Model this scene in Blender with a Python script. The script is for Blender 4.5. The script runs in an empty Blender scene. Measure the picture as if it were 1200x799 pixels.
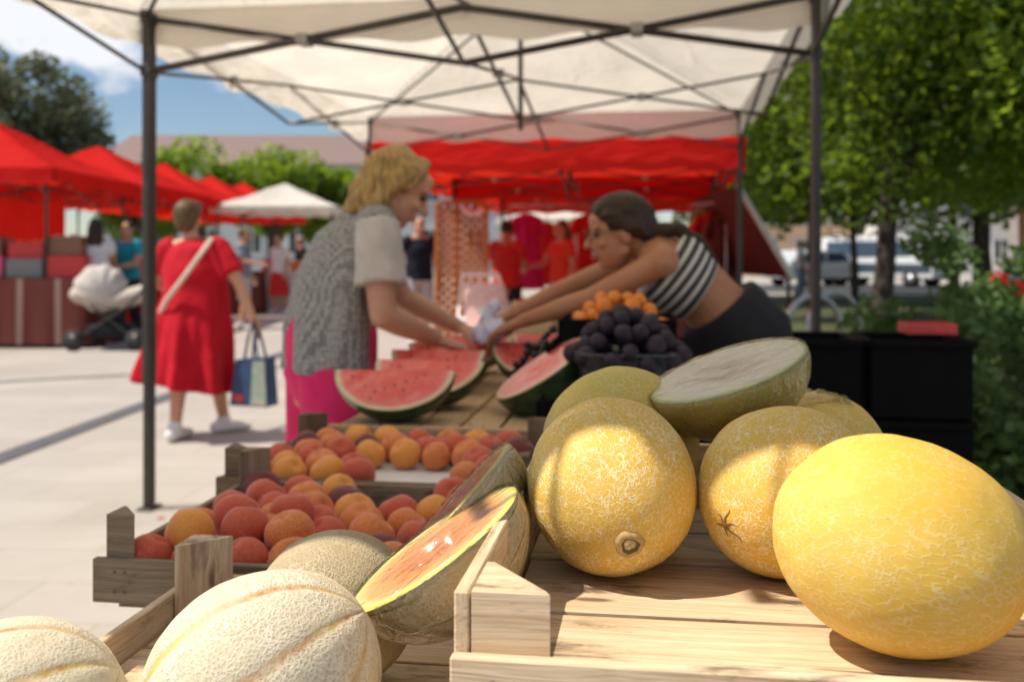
import bpy, bmesh, math, random
from mathutils import Vector, Matrix, noise
R = math.radians; PI = math.pi
rng = random.Random(7)
scene = bpy.context.scene
C = scene.collection
F = 1167.0; H = 1.22
CAM = Vector((0, 0, H))
def at(px, py, d):                     # a point of the photograph at depth d (metres)
    return Vector(((px - 600) * d / F, d, H - (py - 300) * d / F))
def onplane(px, py, z):
    return at(px, py, (H - z) * F / (py - 300))
V = Vector
UX = V((math.cos(R(8)), -math.sin(R(8)), 0)); VY = V((math.sin(R(8)), math.cos(R(8)), 0))   # the market row is turned by 8 degrees
def sdir(p, a, b, c):                  # direction given as right / up / towards the lens at p
    w = (CAM - p).normalized(); r = V((0, 0, 1)).cross(w).normalized(); u = w.cross(r)
    return (a * r + b * u + c * w).normalized()

# ------------------------------------------------------------------ node helper
class G:
    def __init__(s, name, color=(.5, .5, .5), rough=.6, **kw):
        s.m = bpy.data.materials.new(name); s.m.use_nodes = True
        s.t = s.m.node_tree; s.t.nodes.clear()
        s.out = s.t.nodes.new('ShaderNodeOutputMaterial')
        s.p = s.t.nodes.new('ShaderNodeBsdfPrincipled')
        s.t.links.new(s.p.outputs[0], s.out.inputs[0])
        s.set(s.p, 'Base Color', color); s.set(s.p, 'Roughness', rough)
        for k, v in kw.items(): s.set(s.p, k.replace('_', ' '), v)
    def set(s, node, key, v):
        i = node.inputs[key]
        if isinstance(v, bpy.types.NodeSocket): s.t.links.new(v, i)
        else:
            if i.type == 'RGBA' and len(v) == 3: v = (*v, 1)
            i.default_value = v
    def n(s, typ, ins=None, **props):
        nd = s.t.nodes.new('ShaderNode' + typ)
        for k, v in props.items(): setattr(nd, k, v)
        for k, v in (ins or {}).items(): s.set(nd, k, v)
        return nd
    def co(s, kind='Object'): return s.n('TexCoord').outputs[kind]
    def attr(s, name, out='Vector'): return s.n('Attribute', attribute_name=name).outputs[out]
    def map(s, v, scale=(1, 1, 1), loc=(0, 0, 0), rot=(0, 0, 0)):
        return s.n('Mapping', {'Vector': v, 'Scale': scale, 'Location': loc, 'Rotation': rot}).outputs[0]
    def noise(s, v, scale, detail=4, rough=.55, dist=0, col=False):
        nd = s.n('TexNoise', {'Vector': v, 'Scale': scale, 'Detail': detail, 'Roughness': rough, 'Distortion': dist})
        return nd.outputs['Color' if col else 'Fac']
    def ramp(s, f, stops, interp='LINEAR'):
        nd = s.n('ValToRGB', {'Fac': f}); cr = nd.color_ramp; cr.interpolation = interp
        while len(cr.elements) < len(stops): cr.elements.new(.5)
        for e, (p, c) in zip(cr.elements, stops):
            e.position = p; e.color = (c, c, c, 1) if not hasattr(c, '__len__') else (*c, 1)[:4]
        return nd.outputs[0]
    def math(s, op, a, b=0.0, c=0.0, clamp=False):
        nd = s.n('Math', operation=op, use_clamp=clamp); s.set(nd, 0, a); s.set(nd, 1, b); s.set(nd, 2, c)
        return nd.outputs[0]
    def mr(s, v, a, b, c=0.0, d=1.0):
        return s.n('MapRange', {'Value': v, 'From Min': a, 'From Max': b, 'To Min': c, 'To Max': d}).outputs[0]
    def mix(s, f, a, b, blend='MIX'):
        nd = s.n('Mix', data_type='RGBA', blend_type=blend)
        for i, v in ((0, f), (6, a), (7, b)):
            if isinstance(v, bpy.types.NodeSocket): s.t.links.new(v, nd.inputs[i])
            else: nd.inputs[i].default_value = (*v, 1)[:4] if hasattr(v, '__len__') else v
        return nd.outputs[2]
    def vadd(s, a, b, op='ADD'):
        nd = s.n('VectorMath', operation=op); s.set(nd, 0, a); s.set(nd, 1, b); return nd.outputs[0]
    def vscale(s, a, k):
        nd = s.n('VectorMath', operation='SCALE'); s.set(nd, 0, a); nd.inputs['Scale'].default_value = k; return nd.outputs[0]
    def voro(s, v, scale, feature='DISTANCE_TO_EDGE', out='Distance', rand=1.0):
        return s.n('TexVoronoi', {'Vector': v, 'Scale': scale, 'Randomness': rand}, feature=feature).outputs[out]
    def sep(s, v):
        return s.n('SeparateXYZ', {'Vector': v}).outputs
    def bump(s, h, strength=.5, dist=.002, normal=None):
        nd = s.n('Bump', {'Height': h, 'Strength': strength, 'Distance': dist})
        if normal: s.set(nd, 'Normal', normal)
        s.set(s.p, 'Normal', nd.outputs[0]); return nd.outputs[0]
    def base(s, v): s.set(s.p, 'Base Color', v)
    def rough(s, v): s.set(s.p, 'Roughness', v)
    def oinfo(s, out='Random'): return s.n('ObjectInfo').outputs[out]

# ------------------------------------------------------------------ mesh helper
class MB:
    def __init__(s): s.v = []; s.f = []; s.g = []; s.mi = []; s.sm = []
    def add(s, vs, fs, gs=None, mi=0, sm=True):
        o = len(s.v); s.v += [tuple(v) for v in vs]
        s.g += [tuple(g) for g in gs] if gs is not None else [tuple(v) for v in vs]
        for f in fs: s.f.append(tuple(i + o for i in f)); s.mi.append(mi); s.sm.append(sm)
        return s
    def box(s, c, size, M=None, bev=.0015, mi=0, along=0, rnd=None):
        """bevelled box; g = (along grain, across, thickness) + a random shift"""
        h = [x / 2 for x in size]; b = min(bev, min(h) * .45)
        vs = []; idx = {}
        for sx in (-1, 1):
            for sy in (-1, 1):
                for sz in (-1, 1):
                    for a in range(3):
                        p = [sx * (h[0] - b), sy * (h[1] - b), sz * (h[2] - b)]
                        p[a] = (sx, sy, sz)[a] * h[a]
                        idx[(sx, sy, sz, a)] = len(vs); vs.append(p)
        fs = []
        for a in range(3):
            o = [i for i in range(3) if i != a]
            for sg in (-1, 1):
                q = []
                for (p, r) in ((-1, -1), (1, -1), (1, 1), (-1, 1)):
                    k = [0, 0, 0]; k[a] = sg; k[o[0]] = p; k[o[1]] = r; q.append(idx[(*k, a)])
                fs.append(q)
            for p in (-1, 1):
                for r in (-1, 1):           # edges parallel to axis a
                    k1 = [0, 0, 0]; k1[a] = -1; k1[o[0]] = p; k1[o[1]] = r; k2 = list(k1); k2[a] = 1
                    fs.append([idx[(*k1, o[0])], idx[(*k1, o[1])], idx[(*k2, o[1])], idx[(*k2, o[0])]])
        for sx in (-1, 1):
            for sy in (-1, 1):
                for sz in (-1, 1): fs.append([idx[(sx, sy, sz, a)] for a in range(3)])
        sh = V((rng.uniform(-9, 9), rng.uniform(-9, 9), rng.uniform(-9, 9))) if rnd is None else V(rnd)
        od = [along] + [i for i in range(3) if i != along]
        gs = [V((p[od[0]], p[od[1]], p[od[2]])) + sh for p in vs]
        c = V(c)
        vs = [(M @ V(p) if M is not None else V(p)) + c for p in vs]
        n0 = len(s.f); s.add(vs, fs, gs, mi, False); s._fix(n0, c); return s
    def _fix(s, n0, c):                     # outward faces for a convex piece
        for i in range(n0, len(s.f)):
            f = s.f[i]; a, b_, d = (V(s.v[f[0]]), V(s.v[f[1]]), V(s.v[f[2]]))
            n = (b_ - a).cross(d - a); m = sum((V(s.v[k]) for k in f), V()) / len(f)
            if n.dot(m - c) < 0: s.f[i] = tuple(reversed(f))
    def prism(s, pts, z0, z1, mi=0, along=2):
        n = len(pts); sh = V((rng.uniform(-9, 9), rng.uniform(-9, 9), rng.uniform(-9, 9)))
        vs = [V((x, y, z0)) for x, y in pts] + [V((x, y, z1)) for x, y in pts]
        fs = [list(range(n)), list(range(n, 2 * n))] + [[i, (i + 1) % n, n + (i + 1) % n, n + i] for i in range(n)]
        od = [along] + [i for i in range(3) if i != along]
        n0 = len(s.f); s.add(vs, fs, [V([p[k] for k in od]) + sh for p in vs], mi, False)
        s._fix(n0, sum(vs, V()) / len(vs)); return s
    def tube(s, pts, rad, n=10, lat=None, ratio=1.0, mi=0, cap=True, round_=True, sm=True):
        pts = [V(p) for p in pts]; k = len(pts)
        rad = [rad] * k if not hasattr(rad, '__len__') else list(rad)
        rat = [ratio] * k if not hasattr(ratio, '__len__') else list(ratio)
        P = []; RR = []; QQ = []; LL = []
        lt = lat if (lat is None or isinstance(lat, (list, tuple))) else [lat] * k
        if cap and round_:
            d = (pts[0] - pts[1]).normalized() * rad[0] * min(rat[0], 1)
            for q in (.99, .7): P.append(pts[0] + d * q); RR.append(rad[0] * math.sqrt(1 - q * q)); QQ.append(rat[0]); LL.append(lt[0] if lt else None)
        for i in range(k): P.append(pts[i]); RR.append(rad[i]); QQ.append(rat[i]); LL.append(lt[i] if lt else None)
        if cap and round_:
            d = (pts[-1] - pts[-2]).normalized() * rad[-1] * min(rat[-1], 1)
            for q in (.7, .99): P.append(pts[-1] + d * q); RR.append(rad[-1] * math.sqrt(1 - q * q)); QQ.append(rat[-1]); LL.append(lt[-1] if lt else None)
        vs = []; m = len(P); prev = None; acc = 0
        gs = []
        for i in range(m):
            t = (P[min(i + 1, m - 1)] - P[max(i - 1, 0)]).normalized()
            if LL[i] is not None: l = V(LL[i])
            elif prev is not None: l = prev
            else: l = V((1, 0, 0)) if abs(t.x) < .8 else V((0, 1, 0))
            l = (l - t * t.dot(l)).normalized(); prev = l; w = t.cross(l)
            if i: acc += (P[i] - P[i - 1]).length
            for j in range(n):
                a = 2 * PI * j / n
                vs.append(P[i] + RR[i] * (math.cos(a) * l + QQ[i] * math.sin(a) * w)); gs.append((acc, a, 0))
        fs = [[i * n + j, i * n + (j + 1) % n, (i + 1) * n + (j + 1) % n, (i + 1) * n + j] for i in range(m - 1) for j in range(n)]
        if cap: fs += [list(range(n))[::-1], [(m - 1) * n + j for j in range(n)]]
        return s.add(vs, fs, gs, mi, sm)
    def ell(s, c, ax, nu=20, nv=12, mi=0):
        """ax: three semi-axis vectors"""
        c = V(c); A, B, D = [V(a) for a in ax]; vs = [c + D]
        for i in range(1, nv):
            t = PI * i / nv
            for j in range(nu):
                p = 2 * PI * j / nu; vs.append(c + D * math.cos(t) + (A * math.cos(p) + B * math.sin(p)) * math.sin(t))
        vs.append(c - D); e = len(vs) - 1
        fs = [[0, 1 + j, 1 + (j + 1) % nu] for j in range(nu)]
        for i in range(nv - 2):
            for j in range(nu):
                a = 1 + i * nu + j; b_ = 1 + i * nu + (j + 1) % nu; fs.append([a, a + nu, b_ + nu, b_])
        fs += [[e, 1 + (nv - 2) * nu + (j + 1) % nu, 1 + (nv - 2) * nu + j] for j in range(nu)]
        return s.add(vs, fs, None, mi)
    def ball(s, c, r, nu=16, nv=10, mi=0):
        return s.ell(c, (V((r, 0, 0)), V((0, r, 0)), V((0, 0, r))), nu, nv, mi)
    def mesh(s, name, mats):
        me = bpy.data.meshes.new(name); me.from_pydata(s.v, [], s.f)
        for m in (mats if isinstance(mats, (list, tuple)) else [mats]): me.materials.append(m)
        me.polygons.foreach_set('material_index', s.mi); me.polygons.foreach_set('use_smooth', s.sm)
        a = me.attributes.new('gc', 'FLOAT_VECTOR', 'POINT'); a.data.foreach_set('vector', [x for g in s.g for x in g])
        me.update(); return me
    def build(s, name, mats, parent=None, loc=None):
        return link(s.mesh(name, mats), name, parent, loc)

def link(me, name, parent=None, loc=None):
    o = bpy.data.objects.new(name, me); C.objects.link(o)
    if parent: o.parent = parent
    if loc is not None: o.location = loc
    return o
def tag(o, label, cat, group=None):
    o['label'] = label; o['category'] = cat
    if group: o['group'] = group
    return o
def thing(name, label, cat, loc=(0, 0, 0), rz=0, group=None):
    o = bpy.data.objects.new(name, None); C.objects.link(o); o.empty_display_size = .1
    o.location = loc; o.rotation_euler = (0, 0, rz)
    return tag(o, label, cat, group)
def struct(o, kind='structure'):
    o['kind'] = kind; return o
def copy_tree(o, parent=None):
    c = o.copy(); C.objects.link(c)
    if parent: c.parent = parent
    for ch in list(o.children): copy_tree(ch, c)
    return c
def remesh(mb, voxel, smooth=4, disp=None):
    me = mb.mesh('tmp', []); o = link(me, 'tmp')
    md = o.modifiers.new('r', 'REMESH'); md.mode = 'VOXEL'; md.voxel_size = voxel
    if smooth:
        sm = o.modifiers.new('s', 'SMOOTH'); sm.factor = .5; sm.iterations = smooth
    dg = bpy.context.evaluated_depsgraph_get()
    out = bpy.data.meshes.new_from_object(o.evaluated_get(dg))
    bpy.data.objects.remove(o); bpy.data.meshes.remove(me)
    if disp:
        for v in out.vertices: v.co = disp(v.co)
    out.polygons.foreach_set('use_smooth', [True] * len(out.polygons)); out.update()
    return out
def rbuild(mb, name, mat, parent, voxel, smooth=4, disp=None):
    me = remesh(mb, voxel, smooth, disp); me.name = name; me.materials.clear(); me.materials.append(mat)
    return link(me, name, parent)
def frame(x, z):                        # rotation matrix from long axis x and normal z
    z = z.normalized(); x = (x - z * z.dot(x)).normalized(); y = z.cross(x)
    return Matrix((x, y, z)).transposed()

# ------------------------------------------------------------------ camera, world, sun, render
cd = bpy.data.cameras.new('Camera'); cam = bpy.data.objects.new('Camera', cd); C.objects.link(cam)
cam.location = CAM; cam.rotation_euler = (R(90), 0, 0)
cd.sensor_width = 36; cd.lens = 36 * F / 1200; cd.shift_y = -(399.5 - 300) / 1200
cd.clip_start = .02; cd.clip_end = 2000
cd.dof.use_dof = True; cd.dof.focus_distance = .92; cd.dof.aperture_fstop = 5.2; cd.dof.aperture_blades = 9
scene.camera = cam
SUN_EL, SUN_AZ = 55, 10                  # light comes from the left, a little from behind the camera
sdx = V((-math.cos(R(SUN_AZ)) * math.cos(R(SUN_EL)), -math.sin(R(SUN_AZ)) * math.cos(R(SUN_EL)), math.sin(R(SUN_EL))))
sl = bpy.data.lights.new('Sun', 'SUN'); sl.energy = 4.9; sl.angle = R(.55); sl.color = (1, .92, .80)
so = bpy.data.objects.new('Sun', sl); C.objects.link(so); so.rotation_euler = sdx.to_track_quat('Z', 'Y').to_euler()
w = bpy.data.worlds.new('World'); scene.world = w; w.use_nodes = True
nt = w.node_tree; nt.nodes.clear()
wo = nt.nodes.new('ShaderNodeOutputWorld'); bg = nt.nodes.new('ShaderNodeBackground'); sky = nt.nodes.new('ShaderNodeTexSky')
sky.sky_type = 'NISHITA'; sky.sun_disc = False; sky.sun_elevation = R(SUN_EL)
sky.sun_rotation = math.atan2(sdx.x, sdx.y); sky.dust_density = .15; sky.ozone_density = 3.0
bg.inputs[1].default_value = .088
tc = nt.nodes.new('ShaderNodeTexCoord')
mp = nt.nodes.new('ShaderNodeMapping'); mp.inputs['Scale'].default_value = (1, 1, 1.9); mp.inputs['Location'].default_value = (.62, .2, .35)
nz = nt.nodes.new('ShaderNodeTexNoise'); nz.inputs['Scale'].default_value = 4.6; nz.inputs['Detail'].default_value = 8; nz.inputs['Roughness'].default_value = .55
cr = nt.nodes.new('ShaderNodeValToRGB'); cr.color_ramp.elements[0].position = .52; cr.color_ramp.elements[1].position = .60
mx = nt.nodes.new('ShaderNodeMix'); mx.data_type = 'RGBA'
L = nt.links.new
L(tc.outputs['Generated'], mp.inputs[0]); L(mp.outputs[0], nz.inputs['Vector']); L(nz.outputs['Fac'], cr.inputs[0])
L(cr.outputs[0], mx.inputs[0]); L(sky.outputs[0], mx.inputs[6]); mx.inputs[7].default_value = (9, 9.2, 9.6, 1)
L(mx.outputs[2], bg.inputs[0]); L(bg.outputs[0], wo.inputs[0])
vs_ = scene.view_settings; scene.display_settings.display_device = 'sRGB'
vs_.view_transform = 'Standard'; vs_.look = 'None'; vs_.exposure = 0.24; vs_.gamma = 1; vs_.use_curve_mapping = False
scene.render.engine = 'CYCLES'
cy = scene.cycles; cy.use_denoising = True; cy.denoiser = 'OPENIMAGEDENOISE'; cy.max_bounces = 8; cy.diffuse_bounces = 4
cy.transparent_max_bounces = 12; cy.sample_clamp_indirect = 6; cy.caustics_reflective = False; cy.caustics_refractive = False
# ------------------------------------------------------------------ materials
M = {}
def wood(name, c1, c2, dark=.5, rough=.75):
    g = G(name); v = g.attr('gc')
    warp = g.vadd(v, g.vscale(g.noise(g.map(v, (4, 14, 14)), 1.0, 2, col=True), .02))
    gr = g.noise(g.map(warp, (3.5, 120, 120)), 1.0, 6, .7)
    gr2 = g.noise(g.map(warp, (9, 420, 420)), 1.0, 2, .5)
    big = g.noise(g.map(v, (5, 16, 16)), 1.0, 4, .6)
    col = g.mix(g.ramp(gr, [(.36, 0.0), (.62, 1.0)]), tuple(x * .92 for x in c1), c2)
    col = g.mix(g.ramp(big, [(.35, 0.0), (.75, .55)]), col, tuple(x * .72 for x in c1))
    st = g.ramp(g.noise(g.map(v, (7, 26, 26)), 1.0, 6, .7, .6), [(.54, 0.0), (.66, dark)])
    col = g.mix(st, col, (.10, .075, .05))                      # weathering and mould
    kn = g.voro(g.map(v, (5, 19, 19)), 1.0, 'F1')
    col = g.mix(g.ramp(kn, [(.07, .85), (.13, 0.0)]), col, (.12, .06, .025))
    col = g.mix(g.ramp(gr2, [(.34, .38), (.48, 0.0)]), col, tuple(x * .45 for x in c1))
    g.base(col); g.rough(rough); g.set(g.p, 'Specular IOR Level', .25)
    g.bump(g.math('ADD', gr, g.math('MULTIPLY', gr2, .6)), .55, .0012)
    return g.m
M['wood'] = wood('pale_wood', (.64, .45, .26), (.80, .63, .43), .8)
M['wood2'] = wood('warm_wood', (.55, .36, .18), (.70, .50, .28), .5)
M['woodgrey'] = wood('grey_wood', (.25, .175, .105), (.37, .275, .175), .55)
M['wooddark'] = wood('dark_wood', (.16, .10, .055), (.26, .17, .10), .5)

def galia(name, y1, y2, cork, scale=1.0, stretch=(1, 1, 1), amount=1.0, green=.0):
    g = G(name); v = g.map(g.co(), stretch)
    rn = g.oinfo(); vv = g.vadd(v, g.n('CombineXYZ', {0: g.math('MULTIPLY', rn, 31.0), 1: rn, 2: rn}).outputs[0])
    wp = g.vadd(vv, g.vscale(g.vadd(g.noise(vv, 80, 3, col=True), (.5, .5, .5), 'SUBTRACT'), .013))
    wp = g.vadd(wp, g.vscale(g.vadd(g.noise(vv, 260, 2, col=True), (.5, .5, .5), 'SUBTRACT'), .004))
    d1 = g.voro(wp, 165 * scale); d2 = g.voro(g.vadd(wp, (3.3, 1.7, .4)), 290 * scale)
    n1 = g.noise(vv, 14, 3); n2 = g.noise(vv, 85, 3)
    wd = g.mr(n1, .3, .7, .045, .135)
    l1 = g.math('SUBTRACT', 1.0, g.n('MapRange', {'Value': d1, 'From Min': g.math('MULTIPLY', wd, .25), 'From Max': wd}, interpolation_type='SMOOTHSTEP').outputs[0])
    l2 = g.math('SUBTRACT', 1.0, g.n('MapRange', {'Value': d2, 'From Min': .012, 'From Max': .07}, interpolation_type='SMOOTHSTEP').outputs[0])
    l1 = g.math('MULTIPLY', l1, g.ramp(n2, [(.34, 0.1), (.5, 1.0)]))
    l2 = g.math('MULTIPLY', l2, g.ramp(g.noise(vv, 45, 4), [(.44, 0.0), (.6, .75)]))
    net = g.math('MULTIPLY', g.math('MAXIMUM', l1, l2), amount)
    if scale == 1.0 and stretch[2] < .5: net = g.math('MULTIPLY', net, g.ramp(g.noise(vv, 9, 3, .5), [(.34, .42), (.56, 1.0)]))
    col = g.mix(g.ramp(g.noise(vv, 11, 4), [(.3, 0.0), (.7, 1.0)]), y1, y2)
    col = g.mix(g.ramp(g.noise(vv, 30, 4), [(.45, 0.0), (.75, .35)]), col, (.50, .42, .10))
    if green: col = g.mix(g.math('MULTIPLY', g.ramp(g.noise(vv, 6, 3), [(.42, 0.0), (.62, 1.0)]), green), col, (.34, .33, .07))
    sp = g.voro(vv, 60, 'F1'); col = g.mix(g.ramp(sp, [(.03, .5), (.07, 0.0)]), col, (.22, .12, .03))
    col = g.mix(net, col, cork)
    g.base(col); g.rough(g.mr(net, 0, 1, .55, .8)); g.set(g.p, 'Specular IOR Level', .35)
    g.set(g.p, 'Subsurface Weight', .06); g.set(g.p, 'Subsurface Radius', (.01, .006, .002))
    g.bump(g.math('ADD', net, g.math('MULTIPLY', n2, .25)), .45, .0011)
    return g.m
M['galia_fine'] = galia('galia_rind', (.74, .41, .04), (.77, .50, .08), (.84, .70, .40), 1.12, (1, 1, .8), .95, .3)
M['galia_smooth'] = galia('galia_smooth_rind', (.73, .43, .045), (.76, .51, .095), (.82, .67, .32), 1.0, (1, 1, .46), .68)
M['galia_green'] = galia('galia_olive_rind', (.58, .40, .05), (.66, .48, .09), (.70, .56, .26), 1.05, (1, 1, .8), .85, .6)

def canta(name, skin, net_c, groove, axis, ribs=10, gs=.13, scale=1.0, rough=.7):
    g = G(name); o = g.co(); x, y, z = g.sep(o)
    a, b_ = ((x, y) if axis == 'z' else (y, z))
    ang = g.math('ARCTAN2', a, b_)
    wob = g.math('MULTIPLY', g.math('SUBTRACT', g.noise(o, 18, 3), .5), .22)
    fr = g.math('PINGPONG', g.math('ADD', g.math('MULTIPLY', ang, ribs / (2 * PI)), wob), .5)   # 0 = groove, .5 = rib top
    gm = g.n('MapRange', {'Value': fr, 'From Min': .015, 'From Max': gs, 'To Min': 1.0, 'To Max': 0.0}, interpolation_type='SMOOTHSTEP').outputs[0]
    if axis == 'x': gm = g.math('MULTIPLY', gm, g.mr(g.math('ABSOLUTE', x), .035, .075, .08, 1.0))
    rn = g.oinfo(); vv = g.vadd(o, g.n('CombineXYZ', {0: g.math('MULTIPLY', rn, 17.0), 1: rn, 2: rn}).outputs[0])
    wp = g.vadd(vv, g.vscale(g.vadd(g.noise(vv, 70, 3, col=True), (.5, .5, .5), 'SUBTRACT'), .012))
    d1 = g.voro(wp, 240 * scale); d2 = g.voro(g.vadd(wp, (.7, .2, .1)), 430 * scale)
    l1 = g.n('MapRange', {'Value': d1, 'From Min': .02, 'From Max': .30, 'To Min': 1.0, 'To Max': 0.0}, interpolation_type='SMOOTHSTEP').outputs[0]
    l2 = g.n('MapRange', {'Value': d2, 'From Min': .02, 'From Max': .25, 'To Min': 1.0, 'To Max': 0.0}, interpolation_type='SMOOTHSTEP').outputs[0]
    n1 = g.noise(vv, 16, 4)
    net = g.math('MAXIMUM', l1, g.math('MULTIPLY', l2, .6))
    net = g.math('MULTIPLY', net, g.math('SUBTRACT', 1.0, g.math('MULTIPLY', gm, .55)))
    net = g.math('MULTIPLY', net, g.mr(n1, .32, .62, .35, 1.0))
    col = g.mix(g.ramp(n1, [(.35, 0.0), (.65, 1.0)]), skin, tuple(c * .86 for c in skin))
    col = g.mix(net, col, net_c)
    gcol = g.mix(g.ramp(g.noise(vv, 13, 4), [(.38, 0.0), (.5, 1.0)]), groove[0], groove[1])
    gcol = g.mix(g.ramp(g.noise(vv, 160, 4), [(.42, 0.0), (.6, .7)]), gcol, groove[2])
    col = g.mix(g.math('MULTIPLY', gm, g.ramp(g.noise(vv, 11, 3), [(.34, .22), (.54, 1.0)])), col, gcol)
    g.base(col); g.rough(rough); g.set(g.p, 'Specular IOR Level', .3)
    g.bump(net, .6, .0013)
    return g.m
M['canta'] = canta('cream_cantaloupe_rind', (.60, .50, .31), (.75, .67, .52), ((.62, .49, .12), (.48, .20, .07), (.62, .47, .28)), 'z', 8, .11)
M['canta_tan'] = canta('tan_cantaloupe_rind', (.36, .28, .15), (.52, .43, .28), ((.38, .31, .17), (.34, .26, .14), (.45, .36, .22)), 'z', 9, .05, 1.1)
M['canta_half'] = canta('striped_cantaloupe_rind', (.78, .60, .29), (.88, .76, .50), ((.18, .17, .06), (.10, .11, .04), (.42, .35, .16)), 'x', 11, .07)

g = G('galia_flesh'); t = g.sep(g.attr('gc'))[0]; o = g.co()
col = g.ramp(t, [(0, (.82, .70, .50)), (.4, (.88, .80, .62)), (.7, (.88, .83, .66)), (.93, (.76, .76, .46)), (.985, (.48, .54, .14))])
st = g.noise(g.map(o, (14, 60, 60)), 1.0, 4, .6, .4)
col = g.mix(g.math('MULTIPLY', g.ramp(st, [(.42, 0.0), (.62, .9)]), g.ramp(t, [(.35, 1.0), (.75, 0.0)])), col, (.50, .33, .22))
g.base(col); g.rough(.28); g.set(g.p, 'Subsurface Weight', .25); g.set(g.p, 'Subsurface Radius', (.008, .006, .003)); g.bump(g.noise(o, 90, 4), .3, .001); M['flesh_green'] = g.m
g = G('orange_flesh'); t = g.sep(g.attr('gc'))[0]; o = g.co()
col = g.ramp(t, [(0, (.52, .19, .065)), (.45, (.66, .27, .085)), (.80, (.76, .40, .14)), (.90, (.82, .62, .26)), (.955, (.74, .66, .14)), (.99, (.58, .54, .12))])
st = g.noise(g.map(o, (30, 55, 55)), 1.0, 4, .6, .6)
col = g.mix(g.math('MULTIPLY', g.ramp(st, [(.42, 0.0), (.64, .6)]), g.ramp(t, [(.35, 1.0), (.8, 0.0)])), col, (.46, .17, .08))
g.base(col); g.rough(.3); g.set(g.p, 'Subsurface Weight', .3); g.set(g.p, 'Subsurface Radius', (.01, .004, .002)); g.bump(g.noise(o, 70, 4), .35, .0015); M['flesh_orange'] = g.m

g = G('cling_wrap', rough=.12)                                   # thin film: mostly see-through, wrinkled highlights
o = g.co(); h = g.math('ADD', g.noise(g.map(o, (25, 60, 40)), 1.0, 3, .5, 1.2), g.math('MULTIPLY', g.voro(g.map(o, (40, 25, 40)), 1.0), .5))
nb = g.n('Bump', {'Height': h, 'Strength': .8, 'Distance': .006}).outputs[0]
gl = g.n('BsdfGlossy', {'Color': (1, 1, 1, 1), 'Roughness': .13, 'Normal': nb}); tr = g.n('BsdfTransparent')
fz = g.n('Fresnel', {'IOR': 1.45, 'Normal': nb}).outputs[0]
ms = g.n('MixShader', {0: g.math('MULTIPLY_ADD', fz, .75, .015, True)}); g.set(ms, 1, tr.outputs[0]); g.set(ms, 2, gl.outputs[0])
g.t.links.new(ms.outputs[0], g.out.inputs[0]); M['wrap'] = g.m

g = G('peach_skin'); o = g.co(); rn = g.oinfo(); oc = g.oinfo('Color')
vv = g.vadd(o, g.n('CombineXYZ', {0: g.math('MULTIPLY', rn, 13.0), 1: rn, 2: 0.0}).outputs[0])
bl = g.ramp(g.math('ADD', g.noise(vv, 21, 4, .6, .5), g.math('MULTIPLY', g.sep(oc)[0], .5)), [(.50, 0.0), (.80, 1.0)])
col = g.mix(bl, (.86, .36, .06), g.mix(g.sep(oc)[1], (.58, .075, .045), (.12, .025, .025)))
col = g.mix(g.ramp(g.noise(vv, 150, 3), [(.55, 0.0), (.75, .35)]), col, (.80, .42, .12))
g.base(col); g.rough(.62); g.set(g.p, 'Sheen Weight', .35); g.set(g.p, 'Sheen Roughness', .4); g.set(g.p, 'Specular IOR Level', .3); g.bump(g.noise(vv, 320, 2), .12, .001); M['peach'] = g.m

g = G('watermelon_rind'); o = g.co(); 
dk = g.noise(g.map(o, (5, 30, 30)), 1.0, 5, .6, 1.0)
g.base(g.ramp(dk, [(.35, (.012, .028, .010)), (.55, (.025, .06, .018)), (.75, (.07, .12, .03))])); g.rough(.32); M['wm_rind'] = g.m
g = G('watermelon_flesh'); t = g.sep(g.attr('gc'))[0]; o = g.co()
col = g.ramp(t, [(0, (.80, .10, .065)), (.6, (.74, .06, .05)), (.86, (.74, .13, .11)), (.92, (.70, .42, .30)), (.95, (.66, .66, .40)), (.99, (.30, .38, .14))])
col = g.mix(g.ramp(g.noise(o, 28, 5, .65, .8), [(.40, 0.0), (.68, .55)]), col, (.76, .22, .16))
sd = g.voro(g.map(o, (1, 1, 1)), 42, 'F1'); col = g.mix(g.math('MULTIPLY', g.ramp(sd, [(.15, .9), (.20, 0.0)]), g.ramp(t, [(.25, 0.0), (.35, 1.0), (.75, 1.0), (.82, 0.0)])), col, (.05, .012, .008))
g.base(col); g.rough(.3); g.set(g.p, 'Coat Weight', .3); g.set(g.p, 'Coat Roughness', .12); g.set(g.p, 'Subsurface Weight', .15); g.set(g.p, 'Subsurface Radius', (.01, .004, .003)); g.bump(g.noise(o, 120, 4), .3, .001); M['wm_flesh'] = g.m

g = G('plum_skin'); o = g.co(); rn = g.oinfo(); vv = g.vadd(o, g.n('CombineXYZ', {0: g.math('MULTIPLY', rn, 9.0), 1: rn, 2: 0.0}).outputs[0])
g.base(g.mix(g.ramp(g.noise(vv, 40, 4), [(.4, 0.0), (.75, .7)]), (.018, .011, .016), (.085, .062, .085))); g.rough(.5); g.set(g.p, 'Specular IOR Level', .25); M['plum'] = g.m
g = G('apricot_skin'); o = g.co(); g.base(g.mix(g.ramp(g.noise(o, 30, 3), [(.4, 0.0), (.7, 1.0)]), (.80, .28, .02), (.72, .14, .015))); g.rough(.5); M['apricot'] = g.m
M['grape'] = G('grape_skin', (.02, .012, .02), .35).m
M['scar'] = G('dry_scar', (.23, .13, .04), .85).m
g = G('stem_core'); g.base(g.ramp(g.noise(g.co(), 300, 3), [(.4, (.30, .26, .06)), (.65, (.75, .68, .45))])); g.rough(.7); M['core'] = g.m
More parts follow.
